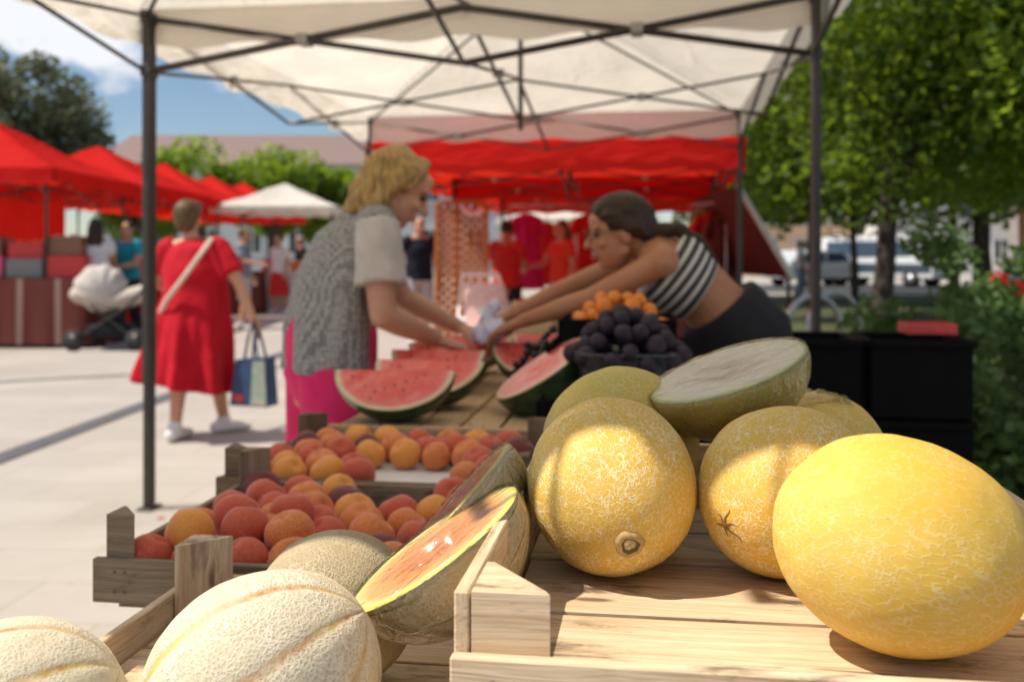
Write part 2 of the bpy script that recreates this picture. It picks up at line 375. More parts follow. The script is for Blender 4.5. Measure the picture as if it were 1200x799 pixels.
def plain(name, c, rough=.6, var=.18, sc=20, **kw):
    g = G(name, c, rough, **kw); f = g.ramp(g.noise(g.co(), sc, 4), [(.3, 0.0), (.7, 1.0)])
    g.base(g.mix(f, tuple(x * (1 - var) for x in c), tuple(min(1, x * (1 + var)) for x in c))); return g.m
def cloth(name, c, rough=.85, var=.12, sc=14, wr=.25):
    g = G(name, c, rough); o = g.co(); f = g.ramp(g.noise(o, sc, 4), [(.3, 0.0), (.7, 1.0)])
    g.base(g.mix(f, tuple(x * (1 - var) for x in c), tuple(min(1, x * (1 + var)) for x in c)))
    g.set(g.p, 'Sheen Weight', .03); g.set(g.p, 'Specular IOR Level', .15); g.bump(g.noise(g.map(o, (1, 1, .45)), 9, 3, .5, .6), wr, .03); return g.m
M['blackplastic'] = plain('black_plastic', (.005, .005, .005), .7, Specular_IOR_Level=.08)
M['paper'] = plain('white_paper', (.72, .70, .66), .8, .05)

M['nail'] = plain('rusty_nail', (.16, .10, .07), .6, .3, 90)
# ------------------------------------------------------------------ wooden crates
def crate(label, loc, rz, w, d, fl, front, side, back, post, slats, mats, pl=(.056, .07), group='wooden fruit crates', paper=False):
    """base at the front-left corner; fl = floor top, heights measured from the base"""
    t = thing('fruit_crate', label, 'crate', loc, rz, group)
    wd, wd2 = mats; th = .012
    b = MB()
    for (y0, y1) in slats:
        b.box((w / 2 + rng.uniform(-.003, .003), (y0 + y1) / 2, fl - .005), (w - .006, y1 - y0, .010), None, .0012, 0, 0)
    for x in (.035, w / 2, w - .035): b.box((x, d / 2, fl - .0185), (.05, d - .03, .016), None, .001, 0, 1)
    b.build('slat_floor', wd, t)
    MB().box((w / 2, -th / 2 + .0, front / 2 + .004), (w + 2 * th, th, front - .008), None, .0014, 0, 0).build('front_board', wd, t)
    nb_ = MB()
    for x in (.018, .034, w - .034, w - .018):
        for z in (front * .35, front * .75): nb_.tube([(x + rng.uniform(-.003, .003), -th - .0006, z), (x, -th + .002, z)], .0021, 8, None, 1, 0, True, False)
    nb_.build('nail_heads', M['nail'], t)['kind'] = 'stuff'
    MB().box((w / 2, d + th / 2, back / 2 + .004), (w + 2 * th, th, back - .008), None, .0014, 0, 0).build('back_board', wd2, t)
    for x in (-th / 2, w + th / 2):
        MB().box((x, d / 2, side / 2 + .006), (th - .001, d - .002, side - .012), None, .0014, 0, 1).build('side_board', wd2, t)
    for sx in (0, 1):
        for sy in (0, 1):
            x0 = .001 if sx == 0 else w - .001; y0 = .001 if sy == 0 else d - .001
            dx = pl[0] * (1 if sx == 0 else -1); dy = pl[1] * (1 if sy == 0 else -1)
            MB().prism([(x0, y0), (x0 + dx, y0), (x0 + dx * .93, y0 + dy * .12), (x0 + dx * .10, y0 + dy), (x0, y0 + dy)], fl + .0005, post, 0, 0 if sy == 0 else 2).build('corner_post', wd if sy == 0 else wd2, t)
    if paper:
        MB().box((w * .6, d * .45, fl + .002), (w * .75, d * .8, .002), None, .0005).build('paper_liner', M['paper'], t)
    return t
FZ = .905
crR = crate('pale wooden crate of yellow netted melons raised above the other crates', (-.030, .703, FZ - .03), R(-8), .475, .58, .030, .066, .108, .108, .108,
      [(.015, .182), (.192, .335), (.345, .455), (.465, .572)], (M['wood'], M['wood']))
crL = crate('pale wooden crate of cantaloupe melons with an empty corner', (-.470, .80, .755), R(-8), .405, .47, .020, .05, .055, .06, .112,
      [(.01, .115), (.122, .225), (.231, .335), (.341, .455)], (M['wood'], M['wood']), (.052, .052))
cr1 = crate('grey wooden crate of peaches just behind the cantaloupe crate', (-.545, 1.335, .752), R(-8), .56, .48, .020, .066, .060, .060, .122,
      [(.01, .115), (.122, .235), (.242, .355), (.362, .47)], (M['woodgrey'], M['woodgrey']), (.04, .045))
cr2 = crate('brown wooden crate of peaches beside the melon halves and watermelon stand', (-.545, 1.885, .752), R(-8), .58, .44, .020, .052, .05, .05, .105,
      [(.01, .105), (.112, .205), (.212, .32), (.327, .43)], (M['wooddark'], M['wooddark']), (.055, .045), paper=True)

# trestle table that carries the crates
t = thing('market_table', 'dark wooden market table carrying the fruit crates', 'table', (-.16, 1.55, 0), R(-8))
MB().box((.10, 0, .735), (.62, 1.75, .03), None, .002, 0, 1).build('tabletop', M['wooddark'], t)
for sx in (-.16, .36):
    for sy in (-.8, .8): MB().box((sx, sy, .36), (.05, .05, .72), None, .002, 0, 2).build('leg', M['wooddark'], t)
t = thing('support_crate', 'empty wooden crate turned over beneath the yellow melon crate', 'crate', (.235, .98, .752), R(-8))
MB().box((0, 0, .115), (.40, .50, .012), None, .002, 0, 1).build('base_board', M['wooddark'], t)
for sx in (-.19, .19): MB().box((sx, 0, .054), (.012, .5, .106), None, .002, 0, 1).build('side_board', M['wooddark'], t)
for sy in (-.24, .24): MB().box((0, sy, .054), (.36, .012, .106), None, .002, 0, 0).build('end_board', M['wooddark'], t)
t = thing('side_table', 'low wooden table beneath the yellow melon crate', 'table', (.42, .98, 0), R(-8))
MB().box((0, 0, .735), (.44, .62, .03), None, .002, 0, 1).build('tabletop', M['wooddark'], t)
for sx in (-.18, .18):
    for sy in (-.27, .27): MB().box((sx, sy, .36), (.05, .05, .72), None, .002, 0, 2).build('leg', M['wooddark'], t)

# ------------------------------------------------------------------ whole melons
def melon_mesh(name, a, c, seed, ribs=0, depth=.0, nu=112, nv=72, pole=.0):
    mb = MB(); vs = []
    for i in range(nv + 1):
        th = PI * i / nv
        for j in range(nu):
            ph = 2 * PI * j / nu
            n = V((math.sin(th) * math.cos(ph), math.sin(th) * math.sin(ph), math.cos(th)))
            k = 1 + .030 * noise.noise(n * 1.3 + V((seed, 0, 0))) + .010 * noise.noise(n * 3.5 + V((0, seed, 0))) + .0035 * noise.noise(n * 9 + V((0, 0, seed)))
            if ribs:
                fr = abs(((math.atan2(n.x, n.y) * ribs / (2 * PI) + .5) % 1) - .5)      # 0 in the groove
                fr = abs(((math.atan2(n.x, n.y) * ribs / (2 * PI)) % 1)); fr = min(fr, 1 - fr)
                k -= depth * math.exp(-(fr / .12) ** 2) * math.sin(th) ** .6
            if pole: k -= pole * math.exp(-(th / .13) ** 2)
            vs.append(V((n.x * a * k, n.y * a * k, n.z * c * k)))
    fs = [[i * nu + j, (i + 1) * nu + j, (i + 1) * nu + (j + 1) % nu, i * nu + (j + 1) % nu] for i in range(nv) for j in range(nu)]
    mb.add(vs, fs); me = mb.mesh(name, M['galia_fine'])
    bm = bmesh.new(); bm.from_mesh(me); bmesh.ops.remove_doubles(bm, verts=bm.verts, dist=1e-6); bm.to_mesh(me); bm.free()
    me.polygons.foreach_set('use_smooth', [True] * len(me.polygons)); return me
def melon(label, p, axis, a, c, mat, seed, ribs=0, depth=0, spin=0, pole=.0, group='whole netted yellow melons', name='galia_melon'):
    t = thing(name, label, 'melon', p, 0, group)
    q = axis.to_track_quat('Z', 'Y'); t.rotation_euler = (q.to_matrix() @ Matrix.Rotation(spin, 3, 'Z')).to_euler()
    me = melon_mesh('rind', a, c, seed, ribs, depth, pole=pole); me.materials.clear(); me.materials.append(mat)
    link(me, 'rind', t); return t
def rest(p, a, c, axis, z):               # centre height of an ellipsoid of revolution lying on plane z
    h = math.sqrt((a * math.sqrt(max(0, 1 - axis.z ** 2))) ** 2 * 1 + (c * axis.z) ** 2) if False else math.sqrt(a * a * (1 - axis.z ** 2) + c * c * axis.z ** 2)
    return V((p.x, p.y, z + h))
# the one with the stem scar
p1 = at(717, 562, 1.0); ax = sdir(p1, .17, -.55, .80); p1 = rest(p1, .084, .094, ax, FZ)
m1 = melon('round yellow netted melon showing a ring-shaped stem scar', p1, ax, .0845, .094, M['galia_fine'], 3.1, pole=.0)
from mathutils.bvhtree import BVHTree
me_ = m1.children[0].data; bv = BVHTree.FromPolygons([v.co for v in me_.vertices], [p.vertices for p in me_.polygons])
mb = MB(); pr = [(.0, .0012), (.0035, .0016), (.0055, .0005), (.0072, .0006), (.0085, .0030), (.0108, .0038), (.0128, .0026), (.0145, -.0006)]; vs = []; fs = []; q_ = 32
for r_, h_ in pr:
    for j in range(q_):
        a_ = 2 * PI * j / q_; kk = 1 + .07 * math.sin(3 * a_ + 1) + .04 * math.sin(7 * a_); x_, y_ = r_ * kk * math.cos(a_), r_ * kk * math.sin(a_)
        z_ = bv.ray_cast(V((x_, y_, .3)), V((0, 0, -1)))[0].z; vs.append((x_, y_, z_ + h_ + .0006 * noise.noise(V((x_ * 500, y_ * 500, 2)))))
fs = [[i * q_ + j, (i + 1) * q_ + j, (i + 1) * q_ + (j + 1) % q_, i * q_ + (j + 1) % q_] for i in range(len(pr) - 1) for j in range(q_)]
mb.add(vs, fs)
for i, f in enumerate(mb.f): mb.mi[i] = 1 if i < q_ * 2 else (2 if i < q_ * 4 else 0)
sc_ = mb.build('stem_scar', [plain('corky_ring', (.50, .34, .14), .85, .25, 200), M['core'], plain('green_brown_scar', (.17, .12, .03), .8, .3, 200)], m1)
# the one with the star scar
p2 = at(921, 571, .985); ax2 = sdir(p2, -.60, -.38, .70); p2 = rest(p2, .083, .089, ax2, FZ)
m2 = melon('yellow netted melon with a star-shaped blossom scar', p2, ax2, .083, .090, M['galia_fine'], 8.4, spin=1.0)
mb = MB()
for k, (a_, ln) in enumerate([(.3, .017), (1.25, .012), (2.4, .019), (3.6, .011), (4.5, .021), (5.5, .013)]):
    pts = []; 
    for i in range(7):
        s_ = ln * i / 6; th = s_ / .083; aa = a_ + .15 * math.sin(i * .9 + k)
        n_ = V((math.sin(th) * math.cos(aa), math.sin(th) * math.sin(aa), math.cos(th))); pts.append(V((n_.x * .0835, n_.y * .0835, n_.z * .0908)))
    mb.tube(pts, [.0018 * (1 - i / 6.6) + .0002 for i in range(7)], 6, None, .6)
mb.ball((0, 0, .0905), .0032, 10, 6)
mb.build('blossom_scar', M['scar'], m2)
p3 = at(727, 520, 1.19); ax3 = sdir(p3, .8, .3, .3); p3 = rest(p3, .092, .094, ax3, FZ)
melon('olive yellow netted melon behind the stem-scarred one', p3, ax3, .091, .093, M['galia_green'], 5.2)
p4 = at(1053, 641, .79); ax4 = sdir(p4, -.93, .16, .22); p4 = rest(p4, .0865, .103, ax4, FZ)
m4 = melon('oval bright yellow melon, the largest, in full sun', p4, ax4, .0840, .0990, M['galia_smooth'], 1.7)
mb = MB(); th0 = .9
for (du, dv, r_, hh) in ((0, 0, .010, .0022), (.012, .004, .006, .0016), (-.011, .005, .007, .0016), (.004, -.010, .006, .0014)):
    pass
p5 = at(958, 521, 1.21); ax5 = sdir(p5, .9, .2, .2); p5 = rest(p5, .074, .080, ax5, FZ)
m5 = melon('small smooth yellow melon with a scrap of film on top', p5, ax5, .074, .080, M['galia_smooth'], 9.9)
mb = MB(); vs = []; nU = 14
for i in range(nU):
    for j in range(nU):
        a_ = (i / (nU - 1) - .5) * 1.1; b_ = (j / (nU - 1) - .5) * 1.0
        n_ = V((math.sin(a_), math.sin(b_), 1)).normalized(); k_ = .0755 + .007 * abs(noise.noise(V((a_ * 5, b_ * 5, 3.3)))) + .004 * noise.noise(V((a_ * 13, b_ * 13, 1)))
        vs.append(p5 + n_ * k_)
fs = [[i * nU + j, (i + 1) * nU + j, (i + 1) * nU + j + 1, i * nU + j + 1] for i in range(nU - 1) for j in range(nU - 1)]
fo = mb.add(vs, fs).build('wrapping_film', M['wrap']); tag(fo, 'crumpled scrap of clear film lying on a small yellow melon', 'film')

# cantaloupes
FL = .775
pa = at(306, 772, .80); axa = sdir(pa, .80, .50, .25); pa = rest(pa, .079, .098, axa, FL); 
pa = V((pa.x, pa.y, pa.z))
pa.z += .012
ma = melon('cream ribbed cantaloupe with an orange groove in full sun', pa, axa, .0885, .101, M['canta'], 2.2, 8, .022, .38, group='whole cantaloupes', name='cantaloupe')
pb = at(5, 805, .74); axb = sdir(pb, .85, .35, .3); pb = rest(pb, .078, .09, axb, FL)
melon('cream ribbed cantaloupe cut off by the picture edge', pb + V((0, 0, .008)), axb, .082, .090, M['canta'], 6.2, 8, .024, .1, group='whole cantaloupes', name='cantaloupe')
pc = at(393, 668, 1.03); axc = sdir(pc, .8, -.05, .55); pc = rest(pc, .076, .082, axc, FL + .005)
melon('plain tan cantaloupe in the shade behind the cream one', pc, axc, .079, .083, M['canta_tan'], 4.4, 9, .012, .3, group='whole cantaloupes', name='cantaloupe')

# ------------------------------------------------------------------ halved melons
def half(label, p, longdir, normal, a, b_, c, rmat, fmat, dent=.01, cat='melon half', group='cut melon halves wrapped in film', name='melon_half', wrap=True, pole_ribs=0):
    t = thing(name, label, cat, p, 0, group); t.rotation_euler = frame(longdir, normal).to_euler()
    nu, nv = 96, 28; mb = MB(); vs = []
    for i in range(nv + 1):
        th = PI / 2 * i / nv
        for j in range(nu):
            ph = 2 * PI * j / nu; n = V((math.cos(th) * math.cos(ph), math.cos(th) * math.sin(ph), -math.sin(th)))
            k = 1 + .012 * noise.noise(n * 2 + p * 9)
            if pole_ribs:
                fr = (math.atan2(n.y, n.z) * pole_ribs / (2 * PI)) % 1; fr = min(fr, 1 - fr)
                k -= .018 * math.exp(-(fr / .13) ** 2) * math.hypot(n.y, n.z) ** .6
            vs.append(V((n.x * a * k, n.y * b_ * k, n.z * c * k)))
    fs = [[i * nu + j, i * nu + (j + 1) % nu, (i + 1) * nu + (j + 1) % nu, (i + 1) * nu + j] for i in range(nv) for j in range(nu)]
    mb.add(vs, [f[::-1] for f in fs]); rim = vs[:nu]
    mb.build('rind', rmat, t)
    mb = MB(); vs = []; gs = []; nr = 26
    for i in range(nr + 1):
        q = i / nr
        for j in range(nu):
            z = -dent * (1 - min(1, q / .5) ** 2) ** 2 * (1 + .5 * noise.noise(V((rim[j].x * q * 60, rim[j].y * q * 60, 2)))) + (.0012 if q < .99 else 0)
            vs.append(V((rim[j].x * q, rim[j].y * q, z))); gs.append((q, 0, 0))
    fs = [[i * nu + j, (i + 1) * nu + j, (i + 1) * nu + (j + 1) % nu, i * nu + (j + 1) % nu] for i in range(nr) for j in range(nu)]
    mb.add(vs, fs, gs); mb.build('flesh', fmat, t)
    if wrap:
        mb = MB(); vs = []; nr = 12
        for i in range(nr + 1):
            q = i / nr
            for j in range(nu): vs.append(V((rim[j].x * q * 1.012, rim[j].y * q * 1.012, .0032 + .001 * noise.noise(V((j * .4, i * .8, 0))))))
        fs = [[i * nu + j, (i + 1) * nu + j, (i + 1) * nu + (j + 1) % nu, i * nu + (j + 1) % nu] for i in range(nr) for j in range(nu)]
        for i in range(1, 15):
            th = PI / 2 * i / 16
            for j in range(nu):
                ph = 2 * PI * j / nu; n = V((math.cos(th) * math.cos(ph), math.cos(th) * math.sin(ph), -math.sin(th)))
                k = 1.014 + .012 * abs(noise.noise(V((n.x * 6, n.y * 6, n.z * 3)) + p * 20)) + .01 * abs(noise.noise(V((n.x * 16, n.y * 16, n.z * 5))))
                vs.append(V((n.x * a * k, n.y * b_ * k, n.z * c * k)))
        for i in range(nr, nr + 14): fs += [[i * nu + j, (i + 1) * nu + j, (i + 1) * nu + (j + 1) % nu, i * nu + (j + 1) % nu] for j in range(nu)]
        mb.add(vs, fs).build('wrapping_film', M['wrap'], t)
    return t
ph = at(852, 434, 1.125)
half('green-fleshed yellow melon half lying on top of the pile', ph, sdir(ph, .93, .30, -.10), sdir(ph, -.30, .90, .30), .092, .080, .076, M['galia_green'], M['flesh_green'], .008)
po = at(510, 641, .93)
half('orange-fleshed melon half leaning against the raised crate', po, sdir(po, .826, .563, 0), sdir(po, -.54, .78, .27), .093, .068, .080, M['canta_half'], M['flesh_orange'], .014, pole_ribs=11)
po2 = at(538, 583, 1.05)
half('striped melon half seen from its dark-lined end, face turned away', po2, sdir(po2, .50, .45, .74), sdir(po2, -.72, .66, .09), .086, .066, .066, M['canta_half'], M['flesh_orange'], .014, pole_ribs=11)

# ------------------------------------------------------------------ peaches
def peach_mesh(seed):
    mb = MB(); nu, nv = 28, 18; vs = []
    for i in range(nv + 1):
        th = PI * i / nv
        for j in range(nu):
            ph = 2 * PI * j / nu; n = V((math.sin(th) * math.cos(ph), math.sin(th) * math.sin(ph), math.cos(th)))
            k = 1 + .05 * noise.noise(n * 1.4 + V((seed, 1, 0))); dp = min(ph, 2 * PI - ph)
            k -= .095 * math.exp(-(dp / .16) ** 2) * math.sin(th) ** .5
            z = n.z * .95 - .27 * math.exp(-(th / .30) ** 2) - .06 * math.exp(-((PI - th) / .3) ** 2) * -1
            vs.append(V((n.x * k, n.y * k, z)) * 1.0)
    fs = [[i * nu + j, (i + 1) * nu + j, (i + 1) * nu + (j + 1) % nu, i * nu + (j + 1) % nu] for i in range(nv) for j in range(nu)]
    return mb.add(vs, fs).mesh('peach', M['peach'])
PM = [peach_mesh(k * 3.3) for k in range(4)]
def peach(p, r, kind, label, group):
    o = link(PM[rng.randrange(4)], 'peach'); o.location = p; o.scale = (r * rng.uniform(.97, 1.05), r, r * rng.uniform(.94, 1.02))
    o.rotation_euler = (rng.uniform(-.9, .9), rng.uniform(-.9, .9), rng.uniform(0, 6.28))
    o.color = {'y': (.05, .0, 0, 1), 'o': (.32, .0, 0, 1), 'r': (.60, .05, 0, 1), 'd': (.95, .9, 0, 1)}[kind]
    return tag(o, label, 'peach', group)
ORD = ['first', 'second', 'third', 'fourth', 'fifth', 'sixth', 'seventh', 'eighth', 'ninth', 'tenth']
KN = {'y': 'yellow', 'o': 'orange', 'r': 'red', 'd': 'dark maroon'}
def lay(cr, cname, cols, rows, x0, y0, sx, sy, r, keep, weights, z0):
    Mx = Matrix.Translation(cr.location) @ Matrix.Rotation(R(-8), 4, 'Z')
    for j in range(rows):
        k = 0
        for i in range(cols):
            if not keep(i, j): continue
            x = x0 + sx * (i + (.5 if j % 2 else 0)) + rng.uniform(-.004, .004); y = y0 + sy * j + rng.uniform(-.004, .004)
            kind = rng.choices('yord', weights)[0]; rr = r * rng.uniform(.93, 1.06)
            peach(Mx @ V((x, y, z0 + rr * .93)), rr, kind, f'{KN[kind]} peach in the {cname} crate, {ORD[j]} row from its front, {ORD[k]} along', f'peaches in the {cname} crate'); k += 1
lay(cr1, 'grey', 8, 7, .042, .038, .069, .068, .0345, lambda i, j: (i < 7 or j < 5) and (i < 6 or j > 2) and not (i in (3, 4) and j > 4), (.8, 3.8, 7, .9), .0205)
lay(cr2, 'brown', 8, 6, .05, .04, .068, .067, .0335, lambda i, j: (i < 7 + (j % 2 == 0)) and (i + j * .9 < 3.4 or j > 2 or i == 6) and not (j < 2 and i > 3 and i != 6), (2, 6, 4, 1.2), .0225)
# a second layer on the grey crate's heap
Mx = Matrix.Translation(cr1.location) @ Matrix.Rotation(R(-8), 4, 'Z')
for n_, (x, y, kd) in enumerate(((.085, .072, 'y'), (.155, .10, 'r'), (.225, .085, 'o'), (.115, .165, 'r'), (.19, .19, 'r'))):
    peach(Mx @ V((x, y, .082)), .0345, kd, f"{KN[kd]} peach heaped on top in the grey crate, {ORD[n_]} from its front", 'peaches in the grey crate')

# ------------------------------------------------------------------ watermelon stand
WZ = .82
ws = thing('slatted_stand', 'low slatted wooden stand carrying the cut watermelons', 'stand', (-.425, 2.36, 0), R(-8))
b = MB()
for i in range(7): b.box((.055 + i * .098, .92, WZ - .012), (.088, 1.80, .022), None, .0015, 0, 1)
b.build('slat_top', M['wood2'], ws)
MB().box((.36, -.006, WZ - .016), (.74, .028, .036), None, .0015, 0, 0).build('front_rail', M['wood2'], ws)
MB().box((.36, 1.84, WZ - .02), (.72, .02, .05), None, .0015, 0, 0).build('rear_rail', M['wood2'], ws)
for x in (.04, .66):
    for y in (.06, 1.78): MB().box((x, y, (WZ - .025) / 2), (.05, .05, WZ - .027), None, .002, 0, 2).build('leg', M['wooddark'], ws)

def wedge(label, p, rz, a, r, span, tilt, group='cut watermelon pieces', jag=0):
    """piece of a watermelon along local x; p is the lowest point; span = opening angle; tilt turns it about x"""
    t = thing('watermelon_piece', label, 'watermelon', p, rz, group)
    na, nr_ = 40, 14
    def prof(s): return r * math.sqrt(max(0, 1 - s * s))
    mb = MB(); vs = []; ns = 18
    for i in range(na + 1):
        s = -1 + 2 * i / na; s = math.sin(s * PI / 2)
        for j in range(ns + 1):
            al = -span / 2 + span * j / ns + tilt; q = prof(s) * (1 + .01 * noise.noise(V((s * 3, j * .5, p.x * 9))))
            vs.append(V((a * s, q * math.sin(al), -q * math.cos(al))))
    fs = [[i * (ns + 1) + j, i * (ns + 1) + j + 1, (i + 1) * (ns + 1) + j + 1, (i + 1) * (ns + 1) + j] for i in range(na) for j in range(ns)]
    zmin = min(v.z for v in vs); vs = [v - V((0, 0, zmin)) for v in vs]
    mb.add(vs, fs).build('rind', M['wm_rind'], t)
    for sg in (-1, 1):
        al = sg * span / 2 + tilt; mb = MB(); vs = []; gs = []; fs = []
        n_ = V((0, math.cos(al), math.sin(al))) * sg          # outward normal of this cut face
        for i in range(na + 1):
            s = math.sin((-1 + 2 * i / na) * PI / 2); L_ = prof(s)
            for j in range(nr_ + 1):
                q = L_ * j / nr_; k = .006 * noise.noise(V((s * 5, q * 40, p.y * 7))) if 0 < j < nr_ else 0
                if jag and j < 3: k += jag * noise.noise(V((s * 11, 4, p.y)))
                dr = min(1, math.hypot(s, q / r)); edge = 1 - dr
                vs.append(V((a * s, q * math.sin(al), -q * math.cos(al))) + n_ * (.001 + k * min(1, edge * 8)) - V((0, 0, zmin))); gs.append((dr, 0, 0))
        for i in range(na):
            for j in range(nr_):
                f = [i * (nr_ + 1) + j, (i + 1) * (nr_ + 1) + j, (i + 1) * (nr_ + 1) + j + 1, i * (nr_ + 1) + j + 1]
                fs.append(f if sg > 0 else f[::-1])
        mb.add(vs, fs, gs).build('flesh', M['wm_flesh'], t)
    return t
def onstand(px, py, d): p = at(px, py, d); return V((p.x, p.y, WZ))
wedge('watermelon quarter at the front edge of the slatted stand', onstand(463, 0, 2.42), R(-6), .148, .122, R(92), 0)
wedge('pink-faced watermelon quarter second from the front of the stand', onstand(504, 0, 2.63), R(-14), .150, .124, R(90), R(-3))
wedge('watermelon quarter third from the front, showing only its upper flesh', onstand(514, 0, 2.92), R(-8), .140, .124, R(88), R(2))
wedge('watermelon quarter fourth from the front, near the striped post', onstand(532, 0, 3.16), R(-6), .145, .124, R(90), 0)
wedge("pale red watermelon quarter under the shopper's hand", onstand(550, 0, 3.42), R(-4), .15, .128, R(90), R(4))
wedge('watermelon quarter with pale flesh facing the row of quarters', onstand(622, 0, 3.05), R(-4), .120, .135, R(90), R(-4))
wedge('red watermelon quarter in the back beside the dark grapes', onstand(645, 0, 3.36), R(2), .13, .138, R(88), R(-6))
pw = at(634, 431, 2.52)
half('watermelon half leaning on its dark rind with a slanted pink face', pw, sdir(pw, .82, .57, 0), sdir(pw, -.52, .80, .24), .137, .118, .125, M['wm_rind'], M['wm_flesh'], .006, 'watermelon', 'cut watermelon pieces', 'watermelon_piece', False)

# ------------------------------------------------------------------ basket of plums on black crates
def lattice_crate(label, loc, rz, w, d, h, group='black plastic crates', wall=.004):
    t = thing('plastic_crate', label, 'crate', loc, rz, group)
    MB().box((0, 0, .006), (w - .01, d - .01, .01), None, .001).build('base', M['blackplastic'], t)
    b = MB()
    for z in (h * .12, h * .55, h - .015):
        for sy in (-1, 1): b.box((0, sy * (d / 2 - .004), z), (w - .02, .006, h * .16), None, .001)
        for sx in (-1, 1): b.box((sx * (w / 2 - .004), 0, z), (.006, d - .02, h * .16), None, .001)
    b.build('side_grid', M['blackplastic'], t)
    for sx in (-1, 1):
        for sy in (-1, 1): MB().box((sx * (w / 2 - .008), sy * (d / 2 - .008), h / 2), (.022, .022, h), None, .002).build('corner_post', M['blackplastic'], t)
    return t
pb_ = at(735, 430, 2.42)
for k in range(4):
    lattice_crate(['black plastic crate lowest beneath the plum basket', 'black plastic crate second from the ground beneath the plums', 'black plastic crate third up beneath the plums', 'black plastic crate directly beneath the plum basket'][k],
                  (pb_.x, pb_.y + .03, k * .222), R(-8), .40, .34, .22)
bz = .888
t = thing('plum_basket', 'clear-rimmed dark basket heaped with plums', 'basket', (pb_.x, pb_.y, bz), R(-8))
b = MB(); n_ = 40; vs = []; fs = []
pr = [(.0, .004), (.13, .004), (.142, .055), (.150, .098), (.157, .100), (.157, .104), (.147, .104), (.138, .056), (.125, .010), (0, .010)]
for r_, z_ in pr:
    for j in range(n_):
        a_ = 2 * PI * j / n_; c_, s_ = math.cos(a_), math.sin(a_); e_ = (abs(c_) ** 4 + abs(s_) ** 4) ** -.25
        vs.append((r_ * e_ * c_ * .8, r_ * e_ * s_ * .8, z_))
fs = [[i * n_ + j, i * n_ + (j + 1) % n_, (i + 1) * n_ + (j + 1) % n_, (i + 1) * n_ + j] for i in range(len(pr) - 1) for j in range(n_)]
gk = G('smoky_basket', (.05, .055, .06), .15); gk.set(gk.p, 'Coat Weight', .5); M['smoky'] = gk.m
b.add(vs, fs).build('bowl', M['smoky'], t)
plm = MB().ell((0, 0, 0), (V((1, 0, 0)), V((0, 1, 0)), V((0, 0, 1.08))), 20, 14).mesh('plum', M['plum'])
n_ = 0; Mx = Matrix.Translation((pb_.x, pb_.y, bz)) @ Matrix.Rotation(R(-8), 4, 'Z')
def mound(me, nm, Mx, ax_, ay_, hz, z0, r0, r1, n, label, cat, group):
    pts = []
    for _ in range(4000):
        if len(pts) >= n: break
        a = rng.uniform(0, 2 * PI); q = math.sqrt(rng.random()); z = z0 + hz * (1 - q ** 2.2) + rng.uniform(-.006, .004); p = V((ax_ * q * math.cos(a), ay_ * q * math.sin(a), z)); r = rng.uniform(r0, r1)
        if all((p - o[0]).length > (r + o[1]) * .90 for o in pts): pts.append((p, r))
    for p, r in pts:
        o = link(me, nm); o.location = Mx @ p; o.scale = (r, r * rng.uniform(.92, 1.02), r * rng.uniform(.95, 1.12)); o.rotation_euler = (rng.uniform(-1, 1), rng.uniform(-1, 1), rng.uniform(0, 6)); tag(o, label, cat, group)
mound(plm, 'plum', Mx, .135, .125, .105, .085, .020, .0275, 62, 'dusty dark plum in the heaped basket below the orange apricots', 'plum', 'plums heaped in the basket')
# tray of apricots and crate of grapes behind
pt = at(725, 372, 2.72)
t = thing('fruit_tray', 'black tray of orange apricots behind the plums', 'tray', (pt.x, pt.y, .990), R(-8))
b = MB(); b.box((0, 0, .006), (.30, .26, .01), None, .002)
for sx in (-.15, .15): b.box((sx, 0, .035), (.008, .26, .06), None, .002)
for sy in (-.13, .13): b.box((0, sy, .035), (.29, .008, .06), None, .002)
b.build('tray_shell', M['blackplastic'], t)
for k in range(4): lattice_crate(['black plastic crate lowest beneath the apricot tray', 'black plastic crate second beneath the apricot tray', 'black plastic crate third beneath the apricot tray', 'black plastic crate directly beneath the apricot tray'][k], (pt.x, pt.y, k * .247), R(-8), .36, .28, .245)
apm = MB().ell((0, 0, 0), (V((1, 0, 0)), V((0, 1, 0)), V((0, 0, .95))), 18, 12).mesh('apricot', M['apricot'])
mound(apm, 'apricot', Matrix.Translation((pt.x, pt.y, 0)) @ Matrix.Rotation(R(-8), 4, 'Z'), .125, .11, .085, 1.025, .0185, .024, 60, 'small orange apricot heaped in the black tray behind the plums', 'apricot', 'apricots in the black tray')
pg = at(668, 388, 2.85)
for k in range(3): lattice_crate(['black plastic crate lowest beneath the grapes', 'black plastic crate second beneath the grapes', 'black plastic crate directly beneath the grapes'][k], (pg.x, pg.y, k * .30), R(-8), .30, .34, .297)
for k in range(5):
    mb = MB(); c0 = V((pg.x, pg.y, .93)) + UX * rng.uniform(-.07, .07) + VY * (k - 2) * .055 + V((0, 0, rng.uniform(0, .03)))
    for q in range(42): mb.ball(c0 + V((rng.gauss(0, .033), rng.gauss(0, .026), rng.gauss(0, .022))), rng.uniform(.0095, .0125), 10, 7)
    o = mb.build('grape_bunch', M['grape']); tag(o, f'bunch of dark grapes on the black crates, {ORD[k]} from the front', 'grapes', 'bunches of dark grapes')
